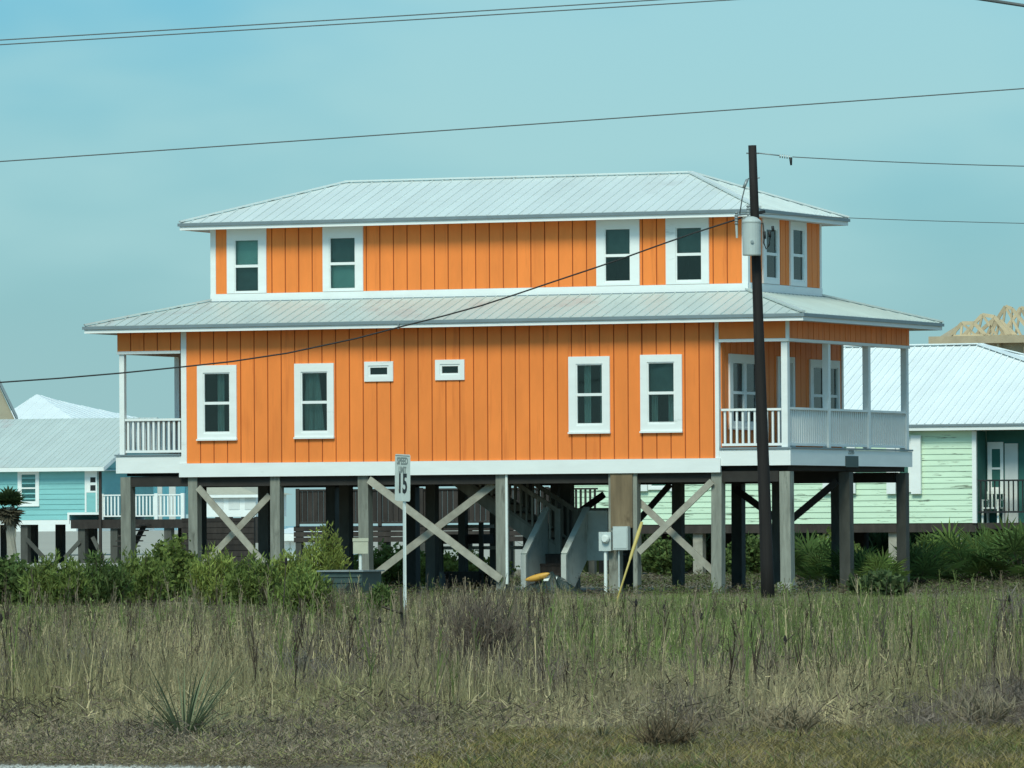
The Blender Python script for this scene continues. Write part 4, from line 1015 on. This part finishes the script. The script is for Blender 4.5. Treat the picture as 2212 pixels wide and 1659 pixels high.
def palette(x, d):
    n1 = vnoise(x, d*.18, 1.2); n2 = .65*vnoise(x+40, d*.22+9, .9)+.35*vnoise(x, d*.6, .3); n3 = vnoise(x+9, d*.12, 1.8); px = pxof(x, d)
    c = TAUPE[None]*(1-n1[:, None])+OLIVE[None]*n1[:, None]
    c = np.where((n2 > .66)[:, None], STRAW, c); c = np.where((n2 < .36)[:, None], GREY, c)
    gmask = np.clip((px-1050)/400, 0, 1)*np.clip((d-54)/12, 0, 1)*(.50+.95*n3)
    gl_ = np.clip((1000-px)/300, 0, 1)*np.clip((d-72)/18, 0, 1)*(.4+.8*n3)
    g = np.clip(np.maximum(gmask, gl_), 0, .9); pick = rng.random(len(x)) < g
    c = np.where(pick[:, None], GRN*(1+.5*(n1[:, None]-.5)), c)
    lf = (px < 900) & (d > 74) & (rng.random(len(x)) < .30*np.clip((d-74)/12, 0, 1)); c = np.where(lf[:, None], np.array((.12, .095, .055)), c)
    mdl = (np.abs(px-1050) < 130) & (d > 56) & (rng.random(len(x)) < .45); c = np.where(mdl[:, None], np.array((.14, .11, .085)), c)
    return c*1.02*rng.uniform(.7, 1.3, (len(x), 1))
def hlim(d, ytop=1288): return 1.4-(ytop-1133)/FPX*d
M['grass'] = mat_attr('grass_blades', .9, .25)
tufts = [blade_proto(7, .10, .5, .028, 2, s) for s in range(10)]
stalks = [stalk_proto(s, 5, .018) for s in range(10)]
# 1 dry grass tufts
x, d = field(44000, 39.3, 131, 1.25)
px = pxof(x, d); nn = vnoise(x, d*.4, 1.1)
h = rng.uniform(.16, .42, len(x))*(.5+1.0*nn)*np.where(px > 1250, np.clip(1.15-(d-60)/60, .35, 1), 1); yt = np.where(px < 700, 1335, np.where(px < 860, 1312, np.where(px > 1720, 1272, 1282)))-60*(vnoise(x, d*.3, .35)-.5)-25*(vnoise(x+7, d, .12)-.5); h = h*np.clip((d-38.5)/13+.12, .12, 1); h = np.minimum(h, np.maximum(.05, 1.4-(yt-1133)/FPX*d)*rng.uniform(.45, 1.05, len(x)))
k = (h > .03) & ~((d > 125) & (px > 880) & (px < 1300)) & ~((d < 42.5+2*vnoise(x, d*0, .7)) & (px > 950)); x, d, h = x[k], d[k], h[k]
V, F_, C = scatter(tufts, x, d, h, palette(x, d))
np_mesh('dry_grass', V, F_, C, M['grass'], 'tan and olive dry grass filling the field before the house')
def brush_proto(seed, n=28, lw=.026):
    r = np.random.default_rng(seed); V = []; F = []
    for i in range(n):
        a = r.uniform(0, 2*np.pi); rad = .34*math.sqrt(r.random()); z = r.uniform(.05, 1)*(1-rad*1.1); p = np.array([math.cos(a)*rad, math.sin(a)*rad, z*.85])
        d_ = r.normal(0, 1, 3); d_[2] = abs(d_[2])+.5; d_ /= np.linalg.norm(d_); l = r.uniform(.07, .24); sd_ = np.cross(d_, r.normal(0, 1, 3)); sd_ /= np.linalg.norm(sd_)+1e-6; w = lw*r.uniform(.4, 1.2); b = len(V)
        V += [p-sd_*w*.3, p+sd_*w*.3, p+d_*l*.6+sd_*w*.5, p+d_*l]; F += [(b, b+1, b+2), (b, b+2, b+3)]
    return np.array(V), np.array(F)
x, d = field(18000, 38.8, 128, 1.15); px = pxof(x, d); nn = vnoise(x+5, d*.5, .7)
h = rng.uniform(.14, .34, len(x))*(.5+1.1*nn)*np.clip((d-37.5)/9+.25, .3, 1); h = np.minimum(h, np.maximum(.06, 1.4-(1290-1133)/FPX*d)*rng.uniform(.6, 1.1, len(x)))
k = ~((px > 850) & (d < 43.5+1.5*vnoise(x, x*0, .5)) & (rng.random(len(x)) < .93)) & ~((px < 480) & (d < 39.9)); x, d, h = x[k], d[k], h[k]
c = palette(x, d); c = np.where((rng.random(len(x)) < .35)[:, None], np.array((.20, .15, .11)), c); c = np.where((rng.random(len(x)) < .14)[:, None], DARK*1.3, c)
V, F_, C = scatter([brush_proto(s) for s in range(10)], x, d, h, c, wide=.55)
np_mesh('low_brush', V, F_, C, M['grass'], 'low cluttered brown and olive weeds filling the field', 'weeds')
x, d = rng.uniform(-4.6, -.1, 6500), rng.uniform(38.9, 46, 6500); px = pxof(x, d); k = (d > 39.3+np.clip((300-px)/300, -1, 1)*.5+.5*vnoise(x, x*0, .4)) & (rng.random(len(x)) > np.clip((px-700)/350, 0, 1)); x, d = x[k], d[k]
h = rng.uniform(.07, .2, len(x)); c = np.where((rng.random(len(x)) < .5)[:, None], TAUPE, np.where((rng.random(len(x)) < .5)[:, None], OLIVE, np.array((.25, .19, .14))))*rng.uniform(.6, 1.3, (len(x), 1))
V, F_, C = scatter([brush_proto(s, 18, .038) for s in range(40, 46)], x, d, h, c, wide=.32)
np_mesh('verge_weeds', V, F_, C, M['grass'], 'short brown weeds and litter along the gravel verge at left', 'weeds')
# short growth between the house and the palmettos, outside the trodden lot
n_ = 9000; x = rng.uniform(-13, 20, n_); d = rng.uniform(126, 172, n_); ul_ = (x-HF.O.x)*HF.U.x+(d-HF.O.y)*HF.U.y; vl_ = (x-HF.O.x)*HF.V.x+(d-HF.O.y)*HF.V.y
k = ~((ul_ > -11) & (ul_ < -3.4) & (vl_ > -.4) & (vl_ < 10)); x, d = x[k], d[k]; h = rng.uniform(.08, .30, len(x))*(.5+vnoise(x, d, 1.0))
V, F_, C = scatter([brush_proto(s, 16, .06) for s in range(20, 26)], x, d, h, np.where((rng.random(len(x)) < .5)[:, None], GRN*.55, TAUPE*.5)*rng.uniform(.6, 1.3, (len(x), 1)), wide=.7)
np_mesh('ground_cover', V, F_, C, M['grass'], 'low dark weeds on the ground around and behind the stilts', 'weeds')
# 2 stalks
x, d = field(29000, 41, 122, 1.25); px = pxof(x, d); nn = vnoise(x+3, d*.4, 1.6)
h = rng.uniform(.25, .62, len(x))*(.45+1.1*nn)*np.where(rng.random(len(x)) < .05, 1.6, 1)*np.where(px > 1250, np.clip(1.15-(d-60)/60, .35, 1), 1); yt = np.where(px < 700, 1318, np.where(px < 860, 1298, np.where(px > 1720, 1270, 1282)))-90*(vnoise(x, d*.3, .35)-.45)-30*(vnoise(x+7, d, .12)-.5)-40*(rng.random(len(x)) < .08); h = h*np.clip((d-40)/14+.1, .1, 1); h = np.minimum(h, np.maximum(.04, 1.4-(yt-1133)/FPX*d)*rng.uniform(.5, 1.08, len(x)))
k = (h > .12) & ~((d < 43.5+2*vnoise(x, d*0, .7)) & (px > 950)); x, d, h = x[k], d[k], h[k]
c = palette(x, d)*.85; c = np.where((rng.random(len(x)) < .15)[:, None], DARK, c); c = np.where((rng.random(len(x)) < .12)[:, None], STRAW*1.2, c)
V, F_, C = scatter(stalks, x, d, h, c)
np_mesh('dead_weed_stalks', V, F_, C, M['grass'], 'tangle of brown grey dead weed stalks across the field', 'weeds')
x, d = field(1500, 48, 116, 1.2); px = pxof(x, d); h = rng.uniform(.35, .85, len(x))
yt = np.where(px < 860, 1215, np.where(px > 1720, 1235, 1245))+rng.uniform(0, 90, len(x)); h = np.minimum(h, 1.4-(yt-1133)/FPX*d); k = (h > .2) & (vnoise(x, d*.25, .8) > .42); x, d, h = x[k], d[k], h[k]
c = np.where((rng.random(len(x)) < .3)[:, None], DARK, np.where((rng.random(len(x)) < .5)[:, None], TAUPE*.8, GRN*.9))*rng.uniform(.7, 1.3, (len(x), 1))
V, F_, C = scatter([stalk_proto(s, 9, .026) for s in range(30, 38)], x, d, h, c)
np_mesh('tall_weeds', V, F_, C, M['grass'], 'scattered taller dark weed stems standing above the field', 'weeds')
# 3 mown strip
x, d = field(13000, 37, 44.8, 1.0, .096); px = pxof(x, d); k = rng.random(len(x)) < np.clip((px-850)/250, 0, 1); x, d = x[k], d[k]
h = rng.uniform(.05, .13, len(x)); c = np.where((rng.random(len(x)) < .35)[:, None], TAUPE*.9, np.where((rng.random(len(x)) < .15)[:, None], GRN*.8, YEL*np.array((.95, .85, .9))))*rng.uniform(.6, 1.25, (len(x), 1)); c = np.where((vnoise(x, d, .5) > .55)[:, None], c*np.array((.78, .86, .75)), c)
V, F_, C = scatter([blade_proto(12, .30, .8, .04, 2, s) for s in range(50, 55)], x, d, h, c, wide=.22)
np_mesh('mown_grass', V, F_, C, M['grass'], 'short yellow green grass along the near verge')
# gravel stones bottom-left
x = rng.uniform(-4.2, -1.5, 3500); d = rng.uniform(37, 40.6, 3500); k = (d < 39.6+(-1.9-x)*.35); x, d = x[k], d[k]
oct_v = np.array([(1,0,0),(-1,0,0),(0,1,0),(0,-1,0),(0,0,.7),(0,0,-.3)])*.6; oct_f = np.array([(0,2,4),(2,1,4),(1,3,4),(3,0,4)])
V, F_, C = scatter([(oct_v, oct_f)], x, d, rng.uniform(.012, .04, len(x)), np.array((.44, .43, .38))*rng.uniform(.5, 1.3, (len(x), 1)))
np_mesh('loose_gravel', V, F_, C, M['grass'], 'pale loose gravel at the bottom left corner', 'gravel')

# individual shrubs: fans of leafy stems
M['leaf'] = mat_attr('leaves', .7, .3)
def leafy(wd, ht, n_st, n_lf, lf, col, seed, feather=False, top=(1.25, 1.2, 1.0)):
    r = np.random.default_rng(seed); V = []; F = []; C = []; SV = MB()
    for i in range(n_st):
        a = r.uniform(0, 2*np.pi); rad = wd/2*math.sqrt(r.random()); hh = ht*(1-.45*(rad/(wd/2))**2)*r.uniform(.72, 1.05)
        b0 = np.array([math.cos(a)*rad*.45, math.sin(a)*rad*.45, 0]); b1 = np.array([math.cos(a)*rad, math.sin(a)*rad, hh])
        if i % 3 == 0: SV.tube([b0, b0*.6+b1*.4+np.array([0, 0, .05]), b1], [.012, .008, .003], 4)
        cf = r.uniform(.65, 1.35); yl = r.uniform(0, 1)
        for j in range(n_lf):
            t = r.uniform(.12, 1)**.8; p = b0+(b1-b0)*t+r.normal(0, .05 if not feather else .035, 3)*(1.2-.4*t)
            dr = r.normal(0, 1, 3); dr[2] = abs(dr[2])*(1.6 if feather else .6)+.3; dr /= np.linalg.norm(dr); l = lf*r.uniform(.6, 1.4)
            sd_v = np.cross(dr, r.normal(0, 1, 3)); sd_v /= np.linalg.norm(sd_v)+1e-6; w = l*(.13 if feather else .32); b = len(V)
            V += [p, p+dr*l*.5+sd_v*w, p+dr*l, p+dr*l*.5-sd_v*w]; F += [(b, b+1, b+2), (b, b+2, b+3)]
            cc = np.array(col)*cf*r.uniform(.75, 1.25); cc = cc*(1-yl*.25)+np.array((.13, .135, .04))*yl*.25; C += [cc]*4
    return np.array(V), np.array(F), np.array(C), SV
M['twig'] = mat('brown_twigs', (.07, .055, .04), .9, var=.3)
def shrub(px, py, ytop, wpx, col, label, name='green_shrub', cat='shrub', seed=0, feather=False, dens=1.0, group=None, lf=.10):
    p = ongnd(px, py); s = FPX/p.y; wd = wpx/s; ht = max(.3, EYE-(ytop-1133)/s)
    o = thing(name, label, cat, (p.x, p.y, 0), 0, group)
    ns = int(70*dens*max(.5, wd)); V, F, C, SV = leafy(wd, ht, ns, 34 if not feather else 46, lf, col, seed, feather)
    np_mesh('foliage', V, F, C, M['leaf'], None, stuff=False).parent = o; SV.build('stems', M['twig'], o); return o
G1 = (.15, .20, .05); G2 = (.26, .31, .075); G3 = (.09, .14, .04)
sh_list = [
 (20, 1316, 1200, 170, G3, 'dark green shrub cut by the left frame edge below the small palm'),
 (120, 1322, 1193, 150, G1, 'green shrub right of the small palm below the turquoise bungalow'),
 (215, 1318, 1190, 150, G3, 'low dark shrub below the narrow door of the turquoise bungalow'),
 (300, 1312, 1185, 140, G1, 'dense green shrub around the foot of the leftmost front stilt'),
 (372, 1300, 1150, 120, G1, 'tall rounded dark green shrub just left of the second front stilt'),
 (462, 1318, 1180, 130, G2, 'yellow green shrub below the left cross braces'),
 (548, 1322, 1190, 130, G1, 'mid green shrub at the foot of the left cross braces'),
 (625, 1312, 1185, 120, G2, 'bright green shrub at the foot of the third front stilt'),
 (700, 1290, 1135, 110, G2, 'tallest feathery yellow green bush between third and fourth stilts'),
 (660, 1345, 1225, 130, G1, 'bushy green weed in front of the grey trailer'),
]
for i, (a, b, c, w, col, lab) in enumerate(sh_list): shrub(a, b, c, w, col, lab, seed=i+3, feather=(i not in (0, 4)), dens=1.5)
shrub(822, 1352, 1258, 52, (.10, .15, .045), 'narrow smooth green bush left of the speed sign post', seed=40, feather=True, dens=2.2, lf=.08)
q = hw(fx(990, 1235, 9.5), 9.5)
o = thing('green_shrub', 'yellow green shrub beyond the picnic bench seen under the house', 'shrub', (q.x, q.y, 0)); V, F, C, SV = leafy(2.6, .85, 120, 34, .11, G2, 61)
np_mesh('foliage', V, F, C, M['leaf'], None, stuff=False).parent = o; SV.build('stems', M['twig'], o)
q = hw(fx(850, 1225, 10.5), 10.5)
o = thing('green_shrub', 'dark green shrub beyond the fourth stilt seen under the house', 'shrub', (q.x, q.y, 0)); V, F, C, SV = leafy(2.2, 1.0, 100, 34, .11, G1, 62)
np_mesh('foliage', V, F, C, M['leaf'], None, stuff=False).parent = o; SV.build('stems', M['twig'], o)

# saw palmettos and leafy shrubs at the right
def fan_palm(seed, nf=16, size=.55, stem=.75, col=(.04, .085, .022)):
    r = np.random.default_rng(seed); V = []; F = []; C = []; SV = MB()
    for i in range(nf):
        a = 2*np.pi*i/nf+r.uniform(-.3, .3); el = r.uniform(.35, 1.35); L_ = stem*r.uniform(.55, 1.1)
        d = np.array([math.cos(a)*math.cos(el), math.sin(a)*math.cos(el), math.sin(el)]); tip = d*L_
        SV.tube([(0, 0, .02), tuple(tip*.5+np.array([0, 0, .03])), tuple(tip)], [.012, .009, .006], 4)
        side = np.cross(d, (0, 0, 1.)); side /= np.linalg.norm(side); nrm = np.cross(side, d); tilt = r.uniform(-.5, .4); fwd = d*math.cos(tilt)+nrm*math.sin(tilt)
        cf = r.uniform(.6, 1.5); nl = 13
        for k in range(nl):
            th = (k/(nl-1)-.5)*R(230); dr = fwd*math.cos(th)+side*math.sin(th); l = size*r.uniform(.8, 1.05)*(1-.2*abs(th)/2)
            pr = np.cross(dr, nrm); pr /= np.linalg.norm(pr)+1e-6; w = .022; b = len(V); droop = np.array([0, 0, -.10*l])
            V += [tip, tip+dr*l*.55+pr*w, tip+dr*l+droop, tip+dr*l*.55-pr*w]; F += [(b, b+1, b+2), (b, b+2, b+3)]; C += [np.array(col)*cf*r.uniform(.8, 1.25)]*4
    return np.array(V), np.array(F), np.array(C), SV
def palmetto(px, py, seed, sc=1.0, label='', col=(.04, .085, .022)):
    p = ongnd(px, py); o = thing('saw_palmetto', label, 'palmetto', (p.x, p.y, 0), 0, None); o.scale = (sc, sc, sc)
    V, F, C, SV = fan_palm(seed, nf=30, col=col); np_mesh('fan_leaves', V, F, C, M['leaf'], None, stuff=False).parent = o; SV.build('leaf_stems', M['twig'], o)
pal = [(1745, 1262, 1.05, 'palmetto against the back of the white corner post under the porch'), (1790, 1268, .9, 'small palmetto between the right porch stilts'),
 (1850, 1275, .85, 'low palmetto just right of the middle porch stilt'), (1905, 1278, .7, 'stubby palmetto in front of the mint cottage pile'),
 (1985, 1270, .95, 'palmetto beside the foot of the rearmost right stilt'), (2045, 1262, 1.15, 'palmetto below the white corner of the mint cottage'),
 (2105, 1268, 1.15, 'broad palmetto under the left end of the cottage porch rail'), (2160, 1262, 1.25, 'tall palmetto below the cottage porch chair'), (2215, 1268, 1.25, 'palmetto cut by the right frame edge'),
 (1700, 1240, .9, 'dark palmetto in shade behind the leaning pole'), (1490, 1240, .8, 'shaded palmetto behind the right cross braces'), (1420, 1238, .75, 'shaded palmetto right of the meter boxes')]
for i, (a, b, s_, lab) in enumerate(pal): palmetto(a, b, 100+i, s_*1.05, lab, col=(.13, .19, .05) if i % 2 else (.085, .14, .04))
for i, (a, b, c, w, lab) in enumerate([(1800, 1258, 1150, 130, 'leafy green shrub filling behind the middle porch stilt'), (2010, 1262, 1165, 150, 'leafy dark green shrub under the right corner of the mint cottage'),
   (2190, 1258, 1150, 150, 'leafy green shrub below the cottage porch at the right edge'), (1620, 1250, 1160, 130, 'dark leafy shrub between the pole and the right cross braces'), (1900, 1290, 1245, 130, 'low pale green mound of weeds before the palmettos'), (1440, 1245, 1165, 120, 'dark shrub in the shade behind the right braces')]):
    shrub(a, b, c, w, (.07, .11, .045) if i == 4 else G3 if i in (1, 3, 5) else G1, lab, seed=70+i, dens=1.3, lf=.12)
# small cabbage palm at left edge
p = ongnd(24, 1292); pm = thing('small_palm', 'small scruffy palm with drooping fronds at the left frame edge', 'palm', (p.x, p.y, 0))
tp_ = atd(20, 1095, p.y).z
MB().tube([(0, 0, -.1), (.02, 0, tp_*.5), (-.03, 0, tp_)], [.13, .10, .11], 10).build('trunk', M['brace'], pm)
V, F, C, SV = fan_palm(900, nf=34, size=.30, stem=.20, col=(.045, .07, .025)); o = np_mesh('fan_leaves', V, F, C, M['leaf'], None, stuff=False); o.parent = pm; o.location = (-.03, 0, tp_)
V, F, C, SV = fan_palm(901, nf=20, size=.30, stem=.16, col=(.10, .09, .06)); V[:, 2] *= -1.3; o = np_mesh('dead_fronds', V, F, C, M['leaf'], None, stuff=False); o.parent = pm; o.location = (-.03, 0, tp_+.0)
# spiky bunch grass in the foreground
def spiky(px, py, n, L0, col, name, label, seed, spread=(-75, 75), right=0):
    p = ongnd(px, py); o = thing(name, label, 'grass clump', (p.x, p.y, 0)); r = np.random.default_rng(seed); V = []; F = []; C = []
    for i in range(n):
        a = r.uniform(0, 2*np.pi); el = R(r.uniform(10, 66)) if r.random() > right else R(r.uniform(3, 25)); 
        if right and el < R(25): a = r.normal(0, .35)
        L_ = L0*r.uniform(.6, 1.1)*(1.15 if el < R(25) else 1); d = np.array([math.cos(a)*math.cos(el), math.sin(a)*math.cos(el), math.sin(el)]); wv = np.cross(d, (0, 0, 1.)); wv /= np.linalg.norm(wv)+1e-6
        b = len(V); w = .0075*r.uniform(.6, 1.3); nS = 5; sag = r.uniform(.12, .45)
        for j in range(nS+1):
            t = j/nS; c = d*L_*t+np.array([0, 0, -sag*L_*t*t]); c[2] = max(c[2], .02); ww = w*(1-t*.85); V += [c-wv*ww, c+wv*ww]
        for j in range(nS): q_ = b+2*j; F += [(q_, q_+1, q_+3), (q_, q_+3, q_+2)]
        C += [np.array(col)*r.uniform(.6, 1.4)]*(2*(nS+1))
    np_mesh('blades', np.array(V), np.array(F), np.array(C), M['grass'], None, stuff=False).parent = o
spiky(400, 1616, 280, .85, (.17, .19, .105), 'spiky_clump', 'grey green spiky bunch grass in the left foreground', 5, right=.28)
spiky(85, 1640, 40, .22, (.22, .24, .09), 'yellow_grass_tuft', 'small pale yellow green tuft at the bottom left by the gravel', 6)
spiky(1300, 1610, 50, .25, (.12, .11, .06), 'dry_tuft', 'sparse dry tuft at the edge of the short verge grass', 8)
# twiggy bare bushes
def twig_bush(px, py, ytop, wpx, col, label, seed, n=60):
    p = ongnd(px, py); s = FPX/p.y; ht = EYE-(ytop-1133)/s; wd = wpx/s; o = thing('bare_bush', label, 'bush', (p.x, p.y, 0)); r = np.random.default_rng(seed); b = MB()
    for i in range(n):
        a = r.uniform(0, 2*np.pi); rad = wd/2*r.random()**.6; h = ht*r.uniform(.6, 1.05)*(1-.3*(rad/(wd/2))**2); p0 = Vector((math.cos(a)*rad*.25, math.sin(a)*rad*.25, 0)); p1 = Vector((math.cos(a)*rad, math.sin(a)*rad, h)); mid = p0.lerp(p1, .5)+Vector(r.normal(0, .02, 3))
        b.tube([p0, mid, p1], [.008, .006, .002], 3, caps=False)
        for k in range(4):
            t = r.uniform(.35, .95); q = p0.lerp(p1, t); e_ = q+Vector((r.normal(0, .07), r.normal(0, .07), r.uniform(.03, .16))); b.tube([q, e_], [.0045, .002], 3, caps=False)
    b.build('twigs', mat('twigs_%d' % seed, col, .9, var=.3), o)
twig_bush(1045, 1470, 1268, 190, (.12, .092, .07), 'tall brown grey bare bush right of the speed sign post', 11, 170)
twig_bush(1440, 1632, 1562, 150, (.13, .095, .055), 'low dark brown bare bush at the verge, centre foreground', 12, 60)
twig_bush(1700, 1600, 1535, 170, (.24, .19, .12), 'low brown bare bush right of the foreground centre', 13, 50)
twig_bush(2120, 1580, 1500, 190, (.22, .18, .12), 'grey brown bare bush near the right frame edge', 14, 55)
twig_bush(640, 1500, 1400, 150, (.17, .15, .12), 'brown bare bush above and right of the spiky grass', 15, 80)
twig_bush(180, 1500, 1405, 170, (.17, .15, .12), 'brown bare bush above the spiky grass at left', 16, 80)
twig_bush(735, 1345, 1262, 110, (.16, .13, .09), 'brown weedy bush in front of the grey trailer box', 18, 70)
twig_bush(2190, 1420, 1275, 90, (.18, .15, .125), 'tall thin brown bush rising at the right frame edge', 17, 60)
# dark dead stalks that stand out
def dead_stalk(pts, label, r=.012, pod=True, twigs=3, seed=0):
    p = ongnd(*pts[0]); o = thing('dead_stalk', label, 'weed', (p.x, p.y, 0)); rr_ = np.random.default_rng(seed); P = []
    for q in pts: c = atd(q[0], q[1], p.y); P.append(Vector((c.x-p.x, 0, c.z)))
    b = MB(); b.tube(P, [r*(1-.6*i/(len(P)-1)) for i in range(len(P))], 5)
    for k in range(twigs):
        q = P[-2].lerp(P[-1], rr_.random()); b.tube([q, q+Vector((rr_.normal(0, .08), rr_.normal(0, .05), rr_.uniform(.0, .12)))], [r*.5, r*.3], 4)
    st_ = b.build('stem', M['twig'], o)
    if pod: MB().lathe(P[-1]-Vector((0, 0, .05)), [(.006, 0), (.016, .025), (.013, .06), (.004, .08)], 6).build('seed_head', M['pole'], st_)
dead_stalk([(103, 1462), (92, 1420), (60, 1375), (20, 1338), (2, 1332)], 'dark arching stalk bending left at the left frame edge', .016, seed=1)
dead_stalk([(196, 1455), (190, 1420), (180, 1395), (163, 1390)], 'short dark stalk with drooping black seed head near the left', .013, seed=2)
dead_stalk([(878, 1430), (872, 1380), (868, 1330), (866, 1268)], 'thick dark brown stalk directly below the speed sign', .03, False, 2, seed=3)
dead_stalk([(798, 1452), (792, 1400), (780, 1360), (768, 1330)], 'dark branching stalk left of the speed sign', .013, seed=4, twigs=6)
dead_stalk([(845, 1450), (843, 1400), (838, 1350), (820, 1340)], 'thin dark stalk between the green bush and the sign post', .010, seed=5)
dead_stalk([(1165, 1440), (1160, 1410), (1150, 1385)], 'dark stalk with triangular tip right of the purple bush', .012, seed=6)
dead_stalk([(1378, 1430), (1376, 1380), (1372, 1318), (1374, 1300)], 'upright black stalk below the yellow marker', .012, seed=7)
dead_stalk([(1445, 1400), (1440, 1350), (1434, 1310)], 'upright dark stalk below the right cross braces', .011, seed=8)
dead_stalk([(1520, 1430), (1518, 1390), (1516, 1330)], 'slim dark stalk before the seventh front stilt', .010, seed=9)
dead_stalk([(575, 1452), (590, 1400), (610, 1350), (618, 1210)], 'tall dark stalk with brown head under the left braces', .011, seed=10)
dead_stalk([(1700, 1500), (1697, 1440), (1696, 1380)], 'dark stalk in the green grass below the leaning pole', .011, seed=12)
dead_stalk([(2190, 1420), (2186, 1350), (2180, 1290)], 'dark upright stalk near the right frame edge', .012, seed=13)
# dark scrub added behind the cottage to stand in for the shade beneath it: a continuous low mass nobody could count
x, d = rng.uniform(2, 24, 4200), rng.uniform(197, 204, 4200)
h = rng.uniform(1.2, 1.9, 4200)
V, F_, C = scatter([blade_proto(17, .35, .9, .13, 2, s, .7) for s in range(70, 74)], x, d, h, np.array((.045, .07, .028))*rng.uniform(.5, 1.5, (4200, 1)))
np_mesh('shade_fill_scrub', V, F_, C, M['leaf'], 'dark green scrub added behind the mint cottage to stand in for the shade under it', 'scrub')
# shared groups for the repeats
GR = {'saw_palmetto': 'saw palmettos behind and beside the right stilts', 'green_shrub': 'green shrubs round the house and along the back of the field',
      'dead_stalk': 'dark dead stalks standing out of the field', 'bare_bush': 'bare twiggy bushes in the field', 'power_line': 'overhead wires', 'far_house': 'distant pale houses'}
tri = 0
for o in bpy.data.objects:
    k_ = o.name.split('.')[0]
    if o.parent is None and k_ in GR: o['group'] = GR[k_]
